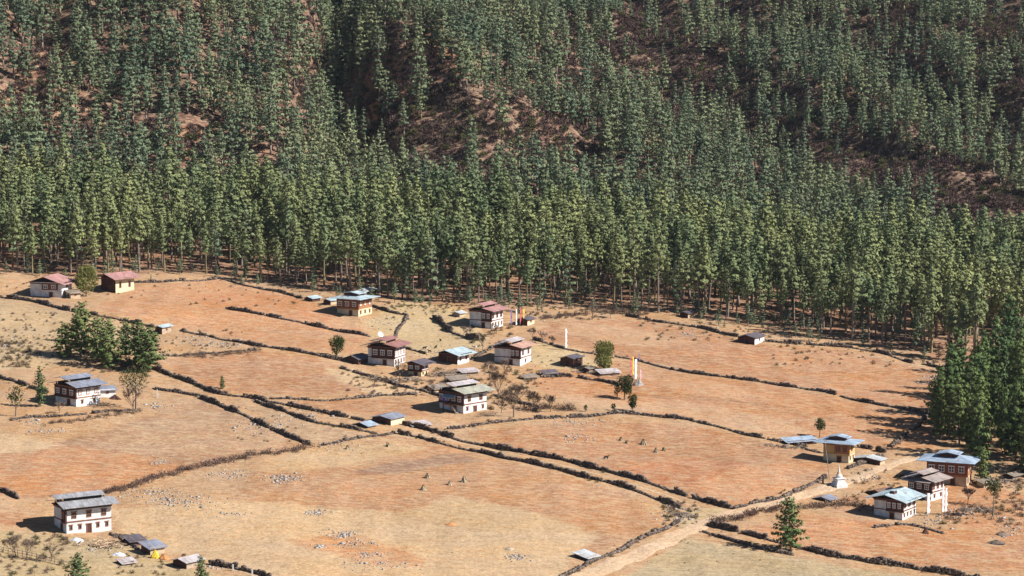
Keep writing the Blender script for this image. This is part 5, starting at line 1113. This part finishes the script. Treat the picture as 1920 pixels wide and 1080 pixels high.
# ------------------------------------------------------------------ yard things
def stook(px, py, wpx, label, seed):
    p = at(px, py); s = scale_at(p); w = wpx / s / 2; r = random.Random(seed); c = MB()
    for _ in range(60):
        a = r.uniform(0, 6.28); q_ = Vector((math.cos(a) * w * r.uniform(.5, 1.05), math.sin(a) * w * r.uniform(.5, 1.05), -.1)); t_ = Vector((r.gauss(0, .12), r.gauss(0, .12), w * r.uniform(.9, 1.35)))
        sd_ = (t_ - q_).cross(Vector((0, 0, 1))).normalized() * .14; c.v += [tuple(q_ - sd_), tuple(q_ + sd_), tuple(t_ + sd_ * .4), tuple(t_ - sd_ * .4)]; k = len(c.v); c.f.append([k - 4, k - 3, k - 2, k - 1])
    c.tube((0, 0, -.2), (0, 0, w * 1.0), w * .7, .05, 8)
    o = c.obj('straw_stook', M['straw']); o.location = p; tag(o, label, 'straw stack', 'small straw stacks in the fields')
for i, (a_, b_, w_, lb) in enumerate([(801, 896, 14, 'upper left one of the four stacks in the central field'), (793, 919, 16, 'lowest left one of the four stacks in the central field'), (843, 909, 12, 'smallest of the four stacks in the central field'), (870, 903, 16, 'rightmost of the four stacks in the central field'),
     (1164, 826, 11, 'leftmost straw stack of the row in the field above the long walls'), (1175, 831, 10, 'small straw stack right beside the leftmost one of the upper row'), (1206, 833, 17, 'largest straw stack in the middle of the upper row'), (1230, 848, 14, 'stack below the right end of the upper row'), (1244, 845, 10, 'small stack at the right end of the upper row'), (652, 842, 12, 'grey stack below the pale climbing wall'), (727, 837, 12, 'grey stack under the lower long wall')]): stook(a_, b_, w_, 'straw: ' + lb if False else lb, i + 3)
def heap(px, py, wpx, hpx, m, label, cat, seed, name='heap'):
    p = at(px, py); s = scale_at(p); w = wpx / s / 2; h = hpx / s; r = random.Random(seed); c = MB(); n_ = 14; pr = []
    for j in range(5):
        f = j / 4; ring = []
        for i in range(n_):
            a = 6.283 * i / n_; rr_ = w * (1 - f ** 1.5) * (1 + .22 * r.uniform(-1, 1)) + .01; c.v.append((rr_ * math.cos(a), rr_ * .7 * math.sin(a), -.15 + h * f * (1 + .15 * r.uniform(-1, 1))))
    for j in range(4):
        for i in range(n_): c.f.append([j * n_ + i, j * n_ + (i + 1) % n_, (j + 1) * n_ + (i + 1) % n_, (j + 1) * n_ + i])
    c.f.append([4 * n_ + i for i in range(n_)])
    o = c.obj(name, M[m]); o.location = p; tag(o, label, cat); return o
heap(291, 1046, 18, 17, 'tarp_y', 'bright yellow tarpaulin heap in front of the ragged grey-roofed shed', 'tarpaulin', 1, 'tarpaulin')
heap(308, 1048, 22, 11, 'heap_o', 'orange heap right beside the yellow tarpaulin', 'heap', 2)
heap(144, 1014, 28, 8, 'tarp_b', 'pale blue tarpaulin on the ground before the lowest big house', 'tarpaulin', 3, 'tarpaulin')
heap(222, 1040, 30, 6, 'tarp_b', 'crumpled pale tarpaulin in the yard left of the yellow one', 'tarpaulin', 4, 'tarpaulin')
heap(845, 984, 26, 5, 'heap_o', 'long brown earth heap in the pale field', 'heap', 5)
heap(955, 1030, 26, 6, 'rubble', 'brown heap above the scattered pale stones near the bottom', 'heap', 6)
heap(1880, 1003, 34, 8, 'twig', 'dark brushwood heap in the field at the right edge', 'brushwood', 7, 'brushwood_pile')
heap(1868, 1018, 40, 7, 'stone', 'heap of grey stones below the dark brushwood', 'stones', 8, 'stone_heap')
heap(1197, 722, 22, 12, 'stone_pale', 'small pale cairn under the short pink prayer flag', 'cairn', 9, 'cairn')
heap(1735, 1000, 14, 11, 'timber', 'dark barrel-like heap below the turquoise-roofed farmhouse', 'heap', 10)
heap(215, 748, 24, 9, 'timber', 'dark heap under the white-walled annexe', 'heap', 11)
def planks(px, py, rx, ry, n_, label, seed, name='timber_pile', m='wood_g'):
    r = random.Random(seed); c = at(px, py); s = scale_at(c); mb = MB()
    for _ in range(n_):
        x_ = c.x + r.gauss(0, rx / s * .5); y_ = c.y + r.gauss(0, ry / s * 3 * .5); z_ = Hs(x_, y_) + r.uniform(.05, .5); a = r.gauss(.3, .7); l_ = r.uniform(.6, 1.9)
        d = Vector((math.cos(a), math.sin(a), r.gauss(0, .12))) * l_; mb.tube(Vector((x_, y_, z_)) - c - d * .5, Vector((x_, y_, z_)) - c + d * .5, r.uniform(.06, .14), r.uniform(.05, .1), 4)
    o = mb.obj(name, M[m]); o.location = c; tag(o, label, 'timber pile', 'heaps of cut timber')
planks(190, 1022, 34, 8, 170, 'scattered sawn timber before the lowest big house', 1, m='plank')
planks(840, 702, 36, 8, 120, 'heap of old planks between the low cyan roof and the pale olive roof', 2)
planks(1100, 698, 24, 4, 90, 'planks and poles in the farmyard left of the olive tree', 3)
planks(720, 712, 50, 7, 120, 'poles and sticks piled before the red-roofed farmhouse', 4)
planks(1285, 968, 13, 5, 120, 'tangled logs at the lower end of the long walls', 5)
planks(1830, 958, 40, 6, 90, 'logs lying left of the slender tall-stemmed tree', 6)
planks(1890, 905, 30, 8, 80, 'broken timber near the plank hut at the right edge', 7)
planks(1470, 838, 40, 5, 60, 'poles below the long low blue roof', 8)
planks(905, 735, 26, 5, 60, 'poles lying right of the pale olive roofed farmhouse', 9)
planks(776, 712, 22, 5, 60, 'sticks and planks before the narrow old dark-roofed house', 10)
planks(240, 1008, 26, 4, 50, 'poles beside the wall at the lowest big house', 11)
# plank-and-post fence at the bottom left
F0 = path_pts([(-20, 1030), (60, 1046), (120, 1062), (150, 1068)], 1.15); root = empty('fence', F0[len(F0) // 2]); tag(root, 'post and rail fence before the leafless trees at the bottom left', 'fence'); o0 = Vector(root.location)
for i, q_ in enumerate(F0): MB().tube(q_ - o0 - Vector((0, 0, .3)), q_ - o0 + Vector((0, 0, 1.25)), .07, .06, 5).obj('post', M['wood_g'], root)
for hh in (.45, .95):
    for a_, b_ in zip(F0, F0[1:]): MB().tube(a_ - o0 + Vector((0, .08, hh)), b_ - o0 + Vector((0, .08, hh)), .05, .05, 4).obj('rail', M['wood_g'], root)
# calf
def animal(px, py, L_, label, rz, name='calf', cat='calf'):
    p = at(px, py); me_ = bpy.data.meshes.new(name); k = L_
    v = [(0, 0, .62), (.45, 0, .64), (-.42, 0, .62), (.62, 0, .78), (.85, 0, .86), (1.06, 0, .76), (.40, .13, .38), (.42, .14, 0), (.40, -.13, .38), (.38, -.14, 0), (-.40, .13, .40), (-.46, .14, .2), (-.42, .14, 0), (-.40, -.13, .40), (-.46, -.14, .2), (-.42, -.14, 0), (-.56, 0, .66), (-.66, 0, .35)]
    e = [(0, 1), (0, 2), (1, 3), (3, 4), (4, 5), (1, 6), (6, 7), (1, 8), (8, 9), (2, 10), (10, 11), (11, 12), (2, 13), (13, 14), (14, 15), (2, 16), (16, 17)]
    me_.from_pydata([tuple(c * k for c in q_) for q_ in v], e, []); o = link(name, me_); me_.materials.append(M['black']); o.location = p; o.rotation_euler = (0, 0, rz)
    o.modifiers.new('skin', 'SKIN'); rad = [.25, .23, .25, .15, .12, .07, .09, .05, .09, .05, .11, .06, .05, .11, .06, .05, .05, .03]
    for i, q_ in enumerate(me_.skin_vertices[0].data): q_.radius = (rad[i] * k, rad[i] * k)
    me_.skin_vertices[0].data[0].use_root = True; sb = o.modifiers.new('sub', 'SUBSURF'); sb.levels = 1; sb.render_levels = 1
    tag(o, label, cat, 'cattle grazing in the fields')
animal(1136, 861, .95, 'black calf alone in the orange field above the long walls', .3)
animal(1464, 926, .62, 'left one of two small dark calves by the sunlit road wall', .9)
animal(1471, 921, .55, 'right one of two small dark calves by the sunlit road wall', 1.2)
animal(826, 640, .8, 'dark calf on the straw-coloured ground right of the sunlit short wall', 2.0)
animal(796, 655, .9, 'dark calf nearest to the very short wall, above the low cyan roof', .4)
animal(806, 661, .8, 'dark calf lowest beside the rubble above the low cyan roof', 2.6)
animal(817, 641 + 12, .9, 'dark calf at the top of the rubble above the low cyan roof', 1.1)

# ------------------------------------------------------------------ haze box
HAZE = 0.00002
hm_ = bpy.data.materials.new('thin_air'); hm_.use_nodes = True; nt = hm_.node_tree; nt.nodes.clear()
ou = nt.nodes.new('ShaderNodeOutputMaterial'); pv = nt.nodes.new('ShaderNodeVolumePrincipled'); pv.inputs['Density'].default_value = HAZE; pv.inputs['Color'].default_value = (0.72, 0.82, 1.0, 1); pv.inputs['Anisotropy'].default_value = 0.2
nt.links.new(pv.outputs[0], ou.inputs['Volume'])
if HAZE: tag(hz.obj('haze', hm_), 'thin bluish air over the valley', 'haze', kind='stuff')
